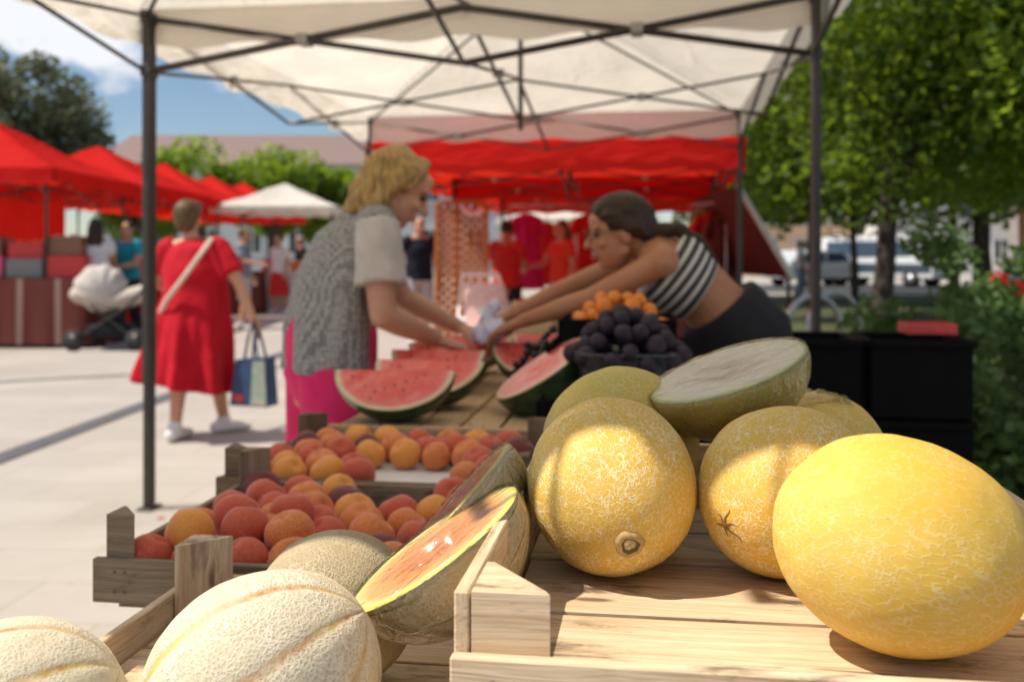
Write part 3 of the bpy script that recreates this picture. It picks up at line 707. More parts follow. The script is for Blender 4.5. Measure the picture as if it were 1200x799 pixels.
# ------------------------------------------------------------------ ground
def quad(name, pts, z, mat, kind='structure'):
    mb = MB(); mb.add([(x, y, z) for x, y in pts], [tuple(range(len(pts)))], None, 0, False); return struct(mb.build(name, mat), kind)
g = G('stone_paving', rough=.8); o = g.map(g.co(), (1, 1, 1), (0, 0, 0), (0, 0, R(4)))
br = g.n('TexBrick', {'Vector': o, 'Color1': (.40, .365, .32, 1), 'Color2': (.455, .42, .375, 1), 'Mortar': (.33, .30, .265, 1), 'Scale': 1.0, 'Mortar Size': .006, 'Brick Width': .8, 'Row Height': .4, 'Mortar Smooth': .4, 'Bias': 0.0}).outputs[0]
col = g.mix(g.ramp(g.noise(g.co(), .8, 6, .6), [(.38, 0.0), (.68, .55)]), br, (.33, .29, .245))
col = g.mix(g.ramp(g.noise(g.co(), 9, 4, .7), [(.58, 0.0), (.72, .35)]), col, (.24, .22, .19))
g.base(col); g.bump(g.noise(g.co(), 60, 3), .2, .004); M['paving'] = g.m
quad('ground', [(-300, -30), (300, -30), (300, 600), (-300, 600)], 0, M['paving'])
g = G('lawn', rough=.9); f = g.noise(g.co(), 1.2, 6, .65)
g.base(g.ramp(f, [(.38, (.075, .058, .038)), (.5, (.06, .075, .025)), (.7, (.09, .14, .035))])); g.bump(g.noise(g.co(), 40, 3), .5, .02); M['lawn'] = g.m
quad('lawn', [(2.3, 6.3), (60, 6.3), (60, 31), (5.0, 31)], .004, M['lawn'])
quad('road', [(8, 33), (120, 33), (120, 43), (8, 43)], .004, plain('asphalt', (.06, .06, .062), .85, .15, 3))
dr = MB(); dr.box((0, 0, .004), (.17, 30, .004), None, .0005); d_ = dr.build('drain_channel', plain('drain_iron', (.10, .10, .105), .6, .25, 12)); d_.location = (-2.75, 15.5, .002); d_.rotation_euler = (0, 0, R(-2)); struct(d_)
dr = MB(); dr.box((0, 0, .004), (.12, 9, .004), None, .0005); d_ = dr.build('paving_joint', plain('joint_stone', (.20, .18, .16), .8, .2, 9)); d_.location = (-3.9, 10.2, .002); d_.rotation_euler = (0, 0, R(-62)); struct(d_)

# ------------------------------------------------------------------ pop-up tents
def fabric(name, d, t, mixf=.5, stripe=.0):
    g = G(name); o = g.co(); n_ = g.ramp(g.noise(g.map(o, (2, 2, 2)), 1.0, 5, .6), [(.3, .82), (.7, 1.0)])
    dc = g.mix(n_, tuple(x * .75 for x in d), d); gx, gy, gz = g.sep(g.co('Generated')); ab = lambda q: g.math('ABSOLUTE', g.math('SUBTRACT', q, .5))
    sm_ = g.mr(g.math('ABSOLUTE', g.math('SUBTRACT', ab(gx), ab(gy))), .004, .008, .72, 1.0); dc = g.mix(sm_, (0, 0, 0), dc)
    h = g.noise(g.map(o, (1.5, 1.5, 4)), 1.6, 4, .6, .8); nb = g.n('Bump', {'Height': h, 'Strength': .55, 'Distance': .08}).outputs[0]
    df = g.n('BsdfDiffuse', {'Color': dc, 'Normal': nb}); tl = g.n('BsdfTranslucent', {'Color': g.mix(g.math('MULTIPLY', sm_, n_), (0, 0, 0), t), 'Normal': nb})
    ms = g.n('MixShader', {0: mixf}); g.set(ms, 1, df.outputs[0]); g.set(ms, 2, tl.outputs[0]); g.t.links.new(ms.outputs[0], g.out.inputs[0]); return g.m
M['white_fabric'] = fabric('cream_tent_fabric', (.86, .82, .75), (.88, .80, .68), .55)
M['red_fabric'] = fabric('red_tent_fabric', (.66, .030, .028), (.90, .040, .016), .42)
M['awning_fabric'] = fabric('white_awning_fabric', (.82, .78, .70), (.7, .62, .5), .35)
M['tentsteel'] = plain('dark_tent_steel', (.045, .04, .037), .45, .25, 8, Metallic=.3)
M['joint'] = plain('grey_plastic_joint', (.30, .29, .27), .5)
M['rustysteel'] = plain('worn_dark_steel', (.055, .040, .035), .55, .4, 6)
def tent(label, c, rz, w, L, fab, eave=2.40, slid=2.11, peak=3.05, val=.20, oh=.06, inset=0, group='pop-up market tents', detail=True, wall=None, post_r=.0165, posts=True, wspan=(0, 1), skip=()):
    t = thing('market_tent', label, 'tent', (c[0], c[1], 0), rz, group)
    hw, hl = w / 2, L / 2; X, Y = hw + oh, hl + oh; sd = rng.uniform(0, 50)
    mb = MB(); N = 44; vs = []
    for i in range(N + 1):
        for j in range(N + 1):
            x = X * (2 * i / N - 1); y = Y * (2 * j / N - 1); m = max(abs(x) / X, abs(y) / Y)
            z = eave + .02 + (peak - eave) * (1 - m) - .10 * math.sin(PI * m) * (1 - (min(abs(x) / X, abs(y) / Y) / max(m, 1e-3)) ** 2 * .7)
            e = min(1, (1 - m) * 5)
            z += e * (.026 * noise.noise(V((x * 1.6 + sd, y * 1.6, 0))) + .014 * noise.noise(V((x * 5, y * 5 + sd, 3))) + .010 * noise.noise(V(((x + y) * 2.2, (x - y) * 9, sd))))
            vs.append((x, y, z))
    mb.add(vs, [[i * (N + 1) + j, (i + 1) * (N + 1) + j, (i + 1) * (N + 1) + j + 1, i * (N + 1) + j + 1] for i in range(N) for j in range(N)])
    mb.build('canopy', fab, t)
    mb = MB(); n_ = 60; per = []
    for ks_, (a, b_) in enumerate((((-X, -Y), (X, -Y)), ((X, -Y), (X, Y)), ((X, Y), (-X, Y)), ((-X, Y), (-X, -Y)))):
        for i in range(n_): per.append((a[0] + (b_[0] - a[0]) * i / n_, a[1] + (b_[1] - a[1]) * i / n_, i / n_))
    vs = []; K = 5
    for k in range(K + 1):
        for (x, y, s) in per:
            f = k / K; sc_ = math.sin(s * PI * 6) ** 2
            kx = 1 + f * .012 * noise.noise(V((x * 3 + sd, y * 3, f))); zz = eave + .019 - f * (val - .03 * (1 - sc_)) + .006 * noise.noise(V((x * 4, y * 4, sd)))
            vs.append((x * kx + f * .02 * noise.noise(V((y * 5, sd, 1))) * (abs(x) > X * .99), y * kx + f * .02 * noise.noise(V((x * 5, sd, 2))) * (abs(y) > Y * .99), zz))
    m = len(per); mb.add(vs, [[k * m + i, k * m + (i + 1) % m, (k + 1) * m + (i + 1) % m, (k + 1) * m + i] for k in range(K) for i in range(m) if i // n_ not in skip])
    mb.build('valance', fab, t)
    px, py = hw - inset, hl - inset
    if posts:
        for sx in (-1, 1):
            for sy in (-1, 1):
                b = MB(); b.box((sx * px, sy * py, eave / 2 + .3), (post_r * 2, post_r * 2, eave - .62), None, .003); b.box((sx * px, sy * py, .33), (post_r * 1.6, post_r * 1.6, .62), None, .003)
                b.box((sx * px, sy * py, .006), (.075, .075, .01), None, .002)
                b.box((sx * px, sy * py, slid), (post_r * 2.9, post_r * 2.9, .055), None, .004); b.box((sx * px, sy * py, eave - .03), (post_r * 2.9, post_r * 2.9, .06), None, .004)
                b.build('leg', M['tentsteel'], t)
    if detail:
        def bar(b, p, q, r=.0125): b.tube([p, q], r, 6, None, .75, 0, True, False, False)
        zt, zb = eave - .03, slid
        def scissor(p, q, kn):
            p, q = V(p), V(q); n_ = 2 * kn; b = MB()
            d = (q - p).normalized(); off = V((-d.y, d.x, 0)) * .012
            for k in range(kn):
                a = p + (q - p) * k / kn; c_ = p + (q - p) * (k + 1) / kn; u = (0, 1) if k % 2 == 0 else (1, 0)
                bar(b, a + V((0, 0, zt)) + off, c_ + V((0, 0, zb)) + off); bar(b, a + V((0, 0, zb)) - off, c_ + V((0, 0, zt)) - off)
                mid = (a + c_) / 2 + V((0, 0, (zt + zb) / 2)); b.tube([mid - off * 2, mid + off * 2], .016, 8, None, 1, 0, True, False)
                Rz_ = Matrix.Rotation(math.atan2(d.y, d.x), 3, 'Z'); b.box(mid, (.055, .062, .045), Rz_, .004, 1)
            b.build('scissor_truss', [M['tentsteel'], M['joint']], t)
        for (p, q) in (((-px, -py, 0), (px, -py, 0)), ((-px, py, 0), (px, py, 0)), ((-px, -py, 0), (-px, py, 0)), ((px, -py, 0), (px, py, 0))): scissor(p, q, 2)
        for (p, q) in (((-px, 0, 0), (0, 0, 0)), ((px, 0, 0), (0, 0, 0)), ((0, -py, 0), (0, 0, 0)), ((0, py, 0), (0, 0, 0))): scissor(p, q, 1)
        b = MB(); b.tube([(0, 0, zb - .06), (0, 0, peak - .02)], .016, 8); b.ball((0, 0, peak - .03), .04, 10, 6); b.build('king_post', M['tentsteel'], t)
        b = MB()
        for sx in (-1, 1):
            for sy in (-1, 1): bar(b, V((sx * px, sy * py, zt)), V((sx * .06, sy * .06, peak - .17)), .011)
        b.build('roof_strut', M['tentsteel'], t)
    for sd_ in (wall or ()):
        mb = MB(); vs = []; a, b_ = {'back': ((-X, Y - .03), (X, Y - .03)), 'right': ((X - .03, -Y), (X - .03, Y)), 'left': ((-X + .03, -Y), (-X + .03, Y))}[sd_]
        for i in range(31):
            for k in range(9):
                f_ = wspan[0] + (wspan[1] - wspan[0]) * i / 30; x = a[0] + (b_[0] - a[0]) * f_; y = a[1] + (b_[1] - a[1]) * f_; q = .05 * noise.noise(V((i * .5, k * .15, sd)))
                vs.append((x + (q if sd_ != 'back' else 0), y + (q if sd_ == 'back' else 0), .12 + k / 8 * (eave - .14)))
        mb.add(vs, [[i * 9 + k, (i + 1) * 9 + k, (i + 1) * 9 + k + 1, i * 9 + k + 1] for i in range(30) for k in range(8)]).build('side_wall', fab, t)
    return t
P0 = V((-1.757, 4.79, 0)); W_, L_ = 3.12, 3.72
def tc_(k0, k1, sh=0): return P0 + UX * (W_ / 2 + sh) + VY * (k0 + k1) / 2
tA = tent('cream white pop-up tent over the melons, its two far posts in view', tc_(-3.742, 0.0), R(-8), W_, 3.742, M['white_fabric'])
iA = (Matrix.Translation(tA.location) @ Matrix.Rotation(R(-8), 4, 'Z')).inverted()
for pts_ in (((-.90, .955, 2.33), (-.86, .85, 2.17), (-.80, .79, 2.10), (-.73, .80, 2.12), (-.66, .86, 2.19), (-.62, .925, 2.30)), ((-.72, .935, 2.33), (-.66, .82, 2.20), (-.60, .76, 2.11), (-.54, .76, 2.11), (-.47, .82, 2.20), (-.42, .895, 2.32))):
    MB().tube([iA @ V(p_) for p_ in pts_], .011, 8, None, .3).build('shadow_strap', M['white_fabric'], tA)  # unseen loops added in the sun's path to cast curved shadow bands on melons
tent('cream white pop-up tent over the two women at the watermelons', tc_(.05, 3.80), R(-8), W_, 3.75, M['white_fabric'], eave=2.395, slid=2.108, oh=.0, val=.235, skip=(0,))
tent('red pop-up tent adjoining the end of the white tents', tc_(3.95, 7.6), R(-8), W_, 3.65, M['red_fabric'], 2.17, 1.90, 2.85, .27)
tent('red pop-up tent at the end of the row, past the wooden lattice', tc_(7.75, 11.5), R(-8), W_, 3.75, M['red_fabric'], 2.15, 1.88, 2.85, .27)
LT = [(-7.6, 14.6, 3.18, 'red pop-up tent nearest along the far side of the walkway, over the red cloth tables'), (-7.46, 18.0, 3.2, 'red pop-up tent second along the row behind the pram'),
      (-7.5, 21.5, 3.2, 'red pop-up tent third along the row, with a pink sunlit slope'), (-7.5, 24.8, 3.2, 'red pop-up tent fourth along the row, beside the cream canopy'), (-7.6, 28.2, 3.3, 'small looking red tent peak furthest down the row')]
for i, (x, y, pk, lb) in enumerate(LT):
    tent(lb, (x, y), R(1), 3.0 if i < 2 else 2.8, 3.0, M['red_fabric'], 2.36, 2.08, pk, .22, .08, .12, 'red tents along the walkway', i < 2, ('back',) if i == 0 else None, wspan=(0, .62))
tent('cream canopy tent standing past the red tents', (-4.9, 21.6), R(2), 2.5, 2.5, M['awning_fabric'], 2.22, 1.95, 2.78, .14, .06, .08, 'cream canopies', False)
tent('pale canopy tent far behind the end of the red row', (2.2, 33.0), R(-6), 5.0, 3.0, M['awning_fabric'], 2.4, 1.95, 3.0, .2, .06, .08, 'cream canopies', False)
# sloping dark red awning on the right of the red tents
pa_, pb2 = at(838, 226, 11.0), at(893, 322, 10.2)
aw = thing('fold_down_awning', 'dark red sloping awning with a pale green edge beside the red tents', 'awning', (pb2.x, 10.6, 0))
mb = MB(); vs = []
for i in range(13):
    for j in range(9):
        p = pa_.lerp(pb2, i / 12); vs.append((p.x - pb2.x, p.y - 10.6 + (j / 8 - .5) * 2.2, p.z + .03 * math.sin(i * .5) + .01 * noise.noise(V((i * .7, j * .7, 0)))))
mb.add(vs, [[i * 9 + j, (i + 1) * 9 + j, (i + 1) * 9 + j + 1, i * 9 + j + 1] for i in range(12) for j in range(8)])
mb.build('fabric_panel', cloth('dark_red_canvas', (.10, .018, .015)), aw)
MB().tube([V((pa_.x - pb2.x, pa_.y - 10.6 - 1.1, pa_.z)), V((0, pb2.y - 10.6 - 1.1, pb2.z))], .03, 8).build('edge_trim', plain('pale_green_trim', (.45, .55, .45)), aw)
for s_ in (-1.05, 1.05): MB().tube([(-.02, s_ + (pb2.y - 10.6), 0), (-.02, s_ + (pb2.y - 10.6), pb2.z)], .02, 8).build('leg', M['tentsteel'], aw)

# ------------------------------------------------------------------ trees and hedge
def leafmat(name, c1, c2, tr, mixf=.4):
    g = G(name); rnd = g.sep(g.attr('gc')); col = g.mix(rnd[0], c1, c2)
    df = g.n('BsdfPrincipled', {'Base Color': col, 'Roughness': .5, 'Specular IOR Level': .35}); tl = g.n('BsdfTranslucent', {'Color': g.mix(rnd[0], tuple(x * .8 for x in tr), tr)})
    ms = g.n('MixShader', {0: mixf}); g.set(ms, 1, df.outputs[0]); g.set(ms, 2, tl.outputs[0]); g.t.links.new(ms.outputs[0], g.out.inputs[0]); return g.m
M['leaf_lime'] = leafmat('lime_leaves', (.085, .16, .018), (.17, .25, .03), (.42, .58, .04), .55)
M['leaf_mid'] = leafmat('green_leaves', (.045, .095, .013), (.10, .165, .024), (.30, .44, .03), .52)
M['leaf_dark'] = leafmat('grey_green_leaves', (.10, .125, .075), (.20, .225, .14), (.2, .24, .1), .35)
M['leaf_hedge'] = leafmat('hedge_leaves', (.05, .105, .028), (.12, .20, .055), (.16, .28, .05), .3)
M['bark'] = plain('bark', (.055, .042, .032), .9, .4, 14)
def leaves(mb, cs, n, sz, up=.25, asp=.55):
    for _ in range(n):
        c, r = cs[rng.randrange(len(cs))]
        d = V((rng.gauss(0, 1), rng.gauss(0, 1), rng.gauss(0, 1))).normalized() * (rng.random() ** .45)
        p = V(c) + V((d.x * r[0], d.y * r[1], d.z * r[2]))
        a = V((rng.gauss(0, 1), rng.gauss(0, 1), rng.gauss(0, .6))).normalized(); nn = V((rng.gauss(0, .7), rng.gauss(0, .7), rng.gauss(0, .5) + up)).normalized()
        b = nn.cross(a); 
        if b.length < .05: continue
        b.normalize(); s = sz * rng.uniform(.6, 1.35); k = rng.random()
        mb.add([p - a * s * .5, p + b * s * asp * .5 + a * s * .05 - nn * s * .06, p + a * s * .5 - nn * s * .12, p - b * s * asp * .5 + a * s * .05 - nn * s * .06], [(0, 1, 2, 3)], [(k, 0, 0)] * 4, 0, False)
def tree(label, x, y, h, cr_, cb, n, sz, mat, tr=.16, clumps=26, group='trees', flat=1.0, lean=(0, 0), name='broadleaf_tree', cs_scale=.36):
    t = thing(name, label, 'tree', (x, y, 0), 0, group)
    cz = (h + cb) / 2; rz_ = (h - cb) / 2; cs = []
    for _ in range(clumps):
        d = V((rng.gauss(0, 1), rng.gauss(0, 1), rng.gauss(0, 1))).normalized() * (rng.uniform(.35, .86))
        rr = cr_ * cs_scale * rng.uniform(.65, 1.2)
        cs.append((V((lean[0] + d.x * cr_, lean[1] + d.y * cr_, cz + d.z * rz_ + rng.uniform(-.25, .25) * rz_ * (rng.random() < .5))), (rr, rr, min(rr * .75, rz_ * .5))))
    mb = MB(); leaves(mb, cs, n, sz); mb.build('crown', mat, t)
    mb = MB(); top = V((lean[0] * .4, lean[1] * .4, cz)); k = [V((0, 0, -.05)), V((.02, .01, cb * .4)), V((lean[0] * .12 - .03, lean[1] * .1, cb * .8)), top * .55 + V((0, 0, cb * .45)), top]
    mb.tube(k, [tr * 1.25, tr, tr * .85, tr * .7, tr * .3], 12)
    for (c, r) in cs[:11]:
        a = k[2].lerp(k[4], rng.uniform(.05, .7)); m_ = a.lerp(c, .5) + V((0, 0, .12 * cr_)); mb.tube([a, m_, c], [tr * .42, tr * .28, tr * .08], 7)
    mb.build('trunk', M['bark'], t); return t
tree('big dark-trunked tree in front of the parked van', 4.5, 12.2, 8.0, 3.5, 1.35, 42000, .13, M['leaf_mid'], .14, 60, lean=(.95, .3))
tree('lime green tree with its crown hanging into the upper corner', 7.2, 10.6, 7.8, 3.3, 1.35, 40000, .12, M['leaf_lime'], .11, 54)
tree('slim trunked tree standing by the red flowers', 8.2, 17.2, 8.5, 3.8, 1.7, 26000, .16, M['leaf_lime'], .10, 46, cs_scale=.30)
tree('shaded tree between the tent posts and the big trunk', 5.6, 18.5, 8.0, 3.6, 1.6, 26000, .16, M['leaf_mid'], .09, 46, cs_scale=.30)
tree('dense green tree between the flower bush and the white house', 11.8, 19.5, 8.5, 4.0, 1.8, 20000, .2, M['leaf_lime'], .10, 40, cs_scale=.30)
tree('tree whose low boughs hang over the silver car', 8.6, 25.0, 8.5, 3.9, 1.9, 14000, .24, M['leaf_lime'], .09, 36, cs_scale=.30)
tree('green tree close behind the red tents', 5.4, 26.0, 8.5, 4.2, 1.8, 12000, .28, M['leaf_mid'], .16, 32)
tree('tall green tree rising over the lawn beyond the others', 12.0, 25.5, 10.0, 4.6, 2.4, 9000, .28, M['leaf_mid'], .2, 26)
tree('bright green tree far along the lawn edge', 17.5, 29.0, 9.0, 4.2, 2.6, 7000, .3, M['leaf_lime'], .2, 24)
tree('tall grey-green tree towering over the red tents', -15.6, 33.0, 8.4, 3.5, 1.5, 12000, .26, M['leaf_dark'], .2, 36, cs_scale=.30)
tree('grey-green tree with a thinner crown beside the tallest one', -19.5, 35.0, 8.0, 3.6, 1.5, 9000, .26, M['leaf_dark'], .2, 30, cs_scale=.30)
for i, (px_, d_, tp, r_) in enumerate(((178, 36, 172, 1.9), (235, 35, 150, 2.3), (318, 35, 163, 2.4), (380, 36, 190, 1.9), (405, 38, 212, 1.6))):
    p = at(px_, tp, d_)
    tree(['small bright round tree beside the tent post', 'highest of the bright round trees before the long roof', 'broad bright round tree before the long roof', 'lower bright round tree above the cream canopy', 'lowest bright round tree, behind the blonde shopper'][i], p.x, d_, p.z, r_, 1.6, 7000, .22, M['leaf_lime'], .13, 20, 'clipped bright trees before the building')
for i, (x_, y_, r_, mt) in enumerate(((9.5, 31.5, 3.6, 'leaf_mid'), (14.2, 32.0, 3.6, 'leaf_lime'), (18.8, 31.5, 3.8, 'leaf_mid'), (23.5, 32.5, 3.8, 'leaf_lime'))):
    tree(['street tree before the peach house', 'bright street tree before the gap between the houses', 'street tree in front of the parked van and white house', 'bright street tree before the white car'][i], x_, y_, 8.8, r_, 2.3, 8000, .36, M[mt], .15, 30, 'street trees along the road')
# hedge
hg = thing('hedge', 'leafy green hedge growing behind the black crates', 'hedge', (3.55, 5.3, 0))
cs = []
for _ in range(64):
    x = rng.uniform(-1.72, 2.2); cs.append((V((x, rng.uniform(-.55, .5), rng.uniform(.15, 1.06 + .05 * math.sin(x * 3)))), (.24, .22, .16)))
for _ in range(26): cs.append((V((rng.uniform(-1.5, 1.5), rng.uniform(-.5, .2), rng.uniform(1.16, 1.30))), (.17, .16, .09)))
for _ in range(30): cs.append((V((rng.uniform(-1.3, .9), rng.uniform(-1.1, -.6), rng.uniform(.08, .95))), (.22, .16, .17)))
for _ in range(34): cs.append((V((rng.uniform(-2.0, -.9), rng.uniform(-1.75, -.9), rng.uniform(.05, .88))), (.17, .16, .16)))
mb = MB(); leaves(mb, cs, 32000, .062, .35, .6); mb.build('foliage', M['leaf_hedge'], hg)
mb = MB()
for i in range(40):
    x = rng.uniform(-1.6, 2.1); y = rng.uniform(-.3, .3); mb.tube([(x, y, 0), (x + rng.uniform(-.1, .1), y + rng.uniform(-.1, .1), .5), (x + rng.uniform(-.25, .25), y + rng.uniform(-.25, .25), .92)], [.012, .009, .004], 6)
mb.build('branches', M['bark'], hg)

# ------------------------------------------------------------------ dark crates, red tray, bike hoops beside the stall
for i, (x, y) in enumerate(((.93, 3.18), (1.255, 3.14))):
    for k in range(4):
        t = thing('plastic_crate', f"dark solid-walled crate, {['lowest', 'second', 'third', 'topmost'][k]} of the {['stack against the tent post', 'stack under the red tray'][i]}", 'crate', (x, y, k * .243), R(-8 + rng.uniform(-2, 2)), 'dark solid crates in two stacks')
        b = MB(); b.box((0, 0, .01), (.27, .30, .012), None, .002)
        for s_ in (-1, 1): b.box((s_ * .139, 0, .12), (.012, .30, .232), None, .002); b.box((0, s_ * .154, .12), (.29, .012, .232), None, .002)
        b.build('crate_shell', M['blackplastic'], t)
        b = MB()
        for s_ in (-1, 1): b.box((s_ * .150, 0, .228), (.014, .33, .022), None, .003); b.box((0, s_ * .166, .228), (.286, .014, .022), None, .003)
        b.build('rim', M['blackplastic'], t)
M['redplastic'] = plain('red_plastic', (.62, .05, .04), .4)
pr_ = at(1090, 384, 3.14)
t = thing('plastic_tray', 'shallow bright red tray lying on the dark crates', 'tray', (1.30, 3.12, .976), R(-8))
b = MB(); b.box((0, 0, .004), (.14, .12, .006), None, .001); b.build('tray_base', M['redplastic'], t)
b = MB()
for s_ in (-1, 1): b.box((s_ * .07, 0, .019), (.006, .13, .032), None, .001); b.box((0, s_ * .062, .019), (.135, .006, .032), None, .001)
b.build('tray_rim', M['redplastic'], t)
M['galv'] = plain('galvanised_steel', (.45, .46, .47), .35, .15, 10, Metallic=.8)
for i, (px_, d_) in enumerate(((953, 7.6), (978, 8.3))):
    p = at(px_, 340, d_); t = thing('bike_hoop', ['curved steel bike hoop just behind the tent post', 'curved steel bike hoop further from the tent post'][i], 'bike rack', (p.x, d_, 0), R(24), 'steel bike hoops')
    pts = [(-.28, 0, 0), (-.28, 0, .62)] + [(-.28 + .28 * (1 - math.cos(a_)), 0, .62 + .3 * math.sin(a_)) for a_ in [PI * q / 10 for q in range(1, 10)]] + [(.28, 0, .62), (.28, 0, 0)]
    MB().tube(pts, .024, 10).build('hoop', M['galv'], t)
    b = MB()
    for s_ in (-.28, .28): b.tube([(s_, 0, .001), (s_, 0, .012)], .06, 14, None, 1, 0, True, False)
    b.build('base_plate', M['galv'], t)
# flower tub
pf = at(1168, 318, 9.0); t = thing('flower_bush', 'bush with red blossoms above the hedge', 'bush', (pf.x, 9.0, 0))
mb = MB(); leaves(mb, [(V((0, 0, .55)), (.40, .4, .52))] * 1, 2200, .07); mb.build('foliage', M['leaf_hedge'], t)
gf = leafmat('red_petals', (.45, .01, .012), (.6, .02, .02), (.5, .02, .02), .3); mb = MB(); leaves(mb, [(V((-.10, -.2, 1.0)), (.11, .1, .09)), (V((.07, -.25, .93)), (.08, .08, .08))], 260, .06); mb.build('blossom', gf, t)

# ------------------------------------------------------------------ buildings
M['pane'] = G('window_glass', (.05, .065, .08), .1).m
M['winframe'] = plain('white_frame', (.62, .62, .60))
def building(label, x0, x1, y, depth, eave, ridge, wall, roof, nx, nz, rz=0, wz=1.5, ww=1.1, wh=1.5, hip=0, name='building'):
    cx = (x0 + x1) / 2; w_ = x1 - x0; t = thing(name, label, 'building', (cx, y, 0), rz)
    MB().box((0, depth / 2, eave / 2), (w_, depth, eave), None, .01).build('wall', wall, t)
    o_ = .4; mb = MB(); e = eave + .002
    vs = [(-w_ / 2 - o_, -o_, e), (w_ / 2 + o_, -o_, e), (w_ / 2 + o_, depth + o_, e), (-w_ / 2 - o_, depth + o_, e), (-w_ / 2 - o_ + hip, depth / 2, ridge), (w_ / 2 + o_ - hip, depth / 2, ridge)]
    mb.add(vs, [(0, 1, 5, 4), (2, 3, 4, 5), (1, 2, 5), (3, 0, 4), (3, 2, 1, 0)], None, 0, False); mb.build('roof', roof, t)
    fh = (eave - .4) / nz
    for k in range(nz):
        for i in range(nx):
            x = -w_ / 2 + w_ * (i + .5) / nx; z = k * fh + wz
            b = MB()
            for sx in (-1, 1): b.box((x + sx * ww / 2, -.03, z), (.09, .1, wh + .18), None, .004)
            for sz in (-1, 1): b.box((x, -.03, z + sz * wh / 2), (ww - .09, .1, .09), None, .004)
            b.box((x, -.03, z), (.05, .08, wh - .09), None, .004)
            f = b.build('window', M['winframe'], t)
            MB().box((x, -.012, z), (ww - .02, .02, wh - .02), None, .002).build('pane', M['pane'], f)
    return t
gr = G('mauve_tiles', rough=.8); gr.base(gr.mix(gr.ramp(gr.n('TexWave', {'Vector': gr.co(), 'Scale': 1.2, 'Distortion': .4}).outputs['Fac'], [(.2, 0.0), (.8, 1.0)]), (.19, .13, .115), (.25, .175, .155)))
M['roof_mauve'] = gr.m
M['wall_blue'] = plain('pale_blue_plaster', (.42, .45, .47), .85, .06, 2); M['wall_peach'] = plain('peach_plaster', (.70, .48, .32), .85, .06, 2); M['wall_white'] = plain('white_plaster', (.74, .73, .71), .85, .05, 2)
building('long pale blue building with a mauve tiled roof behind the red tents', -25, 4.5, 60, 13, 6.7, 9.3, M['wall_blue'], M['roof_mauve'], 11, 2, 0, 2.1)
building('peach plastered house seen between the tree trunks', 12.5, 20.5, 60, 9, 4.6, 7.4, M['wall_peach'], M['roof_mauve'], 4, 2, 0, 1.6, .9, 1.2)
building('white plastered house across the street, behind the van', 21.2, 29.5, 58, 9, 5.0, 8.0, M['wall_white'], M['roof_mauve'], 4, 2, 0, 1.6, .9, 1.2)
building('second peach house at the end of the street', 30.2, 40.0, 56, 9, 5.0, 8.0, M['wall_peach'], M['roof_mauve'], 5, 2, 0, 1.6, .9, 1.2)

# ------------------------------------------------------------------ vehicles
M['tyre'] = plain('tyre_rubber', (.02, .02, .02), .8); M['carglass'] = G('car_glass', (.03, .06, .10), .05).m
def paint(name, c): g = G(name, c, .35); g.set(g.p, 'Coat Weight', .6); return g.m
def vehicle(name, label, cat, loc, rz, prof, W, body, win, wheels, wr=.33):
    """prof: side outline (x, z); win: window polygons on the side"""
    t = thing(name, label, cat, loc, rz, None)
    bm = bmesh.new(); n = len(prof)
    me = bpy.data.meshes.new('body'); 
    A = [bm.verts.new((x, -W / 2 * (1 - .12 * max(0, (z - .9)) / .9), z)) for x, z in prof]; B = [bm.verts.new((x, W / 2 * (1 - .12 * max(0, (z - .9)) / .9), z)) for x, z in prof]
    bm.faces.new(A[::-1]); bm.faces.new(B)
    for i in range(n): bm.faces.new([A[i], A[(i + 1) % n], B[(i + 1) % n], B[i]])
    bmesh.ops.recalc_face_normals(bm, faces=bm.faces); bmesh.ops.bevel(bm, geom=list(bm.edges), offset=.05, segments=2, affect='EDGES'); bm.to_mesh(me); bm.free(); me.materials.append(body)
    link(me, 'body', t)
    for poly in win:
        for sy in (-1, 1):
            yy = lambda z: sy * (W / 2 * (1 - .12 * max(0, (z - .9)) / .9))
            mb = MB(); vs = [(x, yy(z) + sy * .006, z) for x, z in poly] + [(x, yy(z) - sy * .02, z) for x, z in poly]; m = len(poly); n0 = 0
            mb.add(vs, [list(range(m)), list(range(m, 2 * m))] + [[i, (i + 1) % m, m + (i + 1) % m, m + i] for i in range(m)], None, 0, False); mb._fix(0, sum((V(v) for v in vs), V()) / len(vs)); mb.build('window', M['carglass'], t)
    for x in wheels:
        for sy in (-1, 1):
            wl = MB().tube([(x, sy * (W / 2 - .20), wr), (x, sy * (W / 2 + .01), wr)], wr, 20, V((1, 0, 0)), 1, 0, True, False).build('wheel', M['tyre'], t)
            MB().tube([(x, sy * (W / 2 - .02), wr), (x, sy * (W / 2 + .025), wr)], wr * .6, 16, V((1, 0, 0)), 1, 0, True, False).build('rim', M['galv'], wl)
    return t
vehicle('parked_van', 'white-roofed van with dark side windows and blue lower body, parked beyond the lawn', 'van', (15.0, 40.0, .004), R(-48),
        [(-2.4, .35), (2.4, .35), (2.42, .95), (1.75, 1.15), (1.25, 2.0), (-2.35, 2.05)], 1.9, paint('white_van_paint', (.72, .74, .76)),
        [[(-2.1, 1.2), (-.95, 1.2), (-.95, 1.8), (-2.1, 1.8)], [(-.8, 1.2), (.3, 1.2), (.3, 1.8), (-.8, 1.8)], [(.42, 1.2), (1.5, 1.2), (1.15, 1.8), (.42, 1.8)], [(-2.3, .55), (2.3, .55), (2.3, .9), (-2.3, .95)]], (-1.5, 1.5))
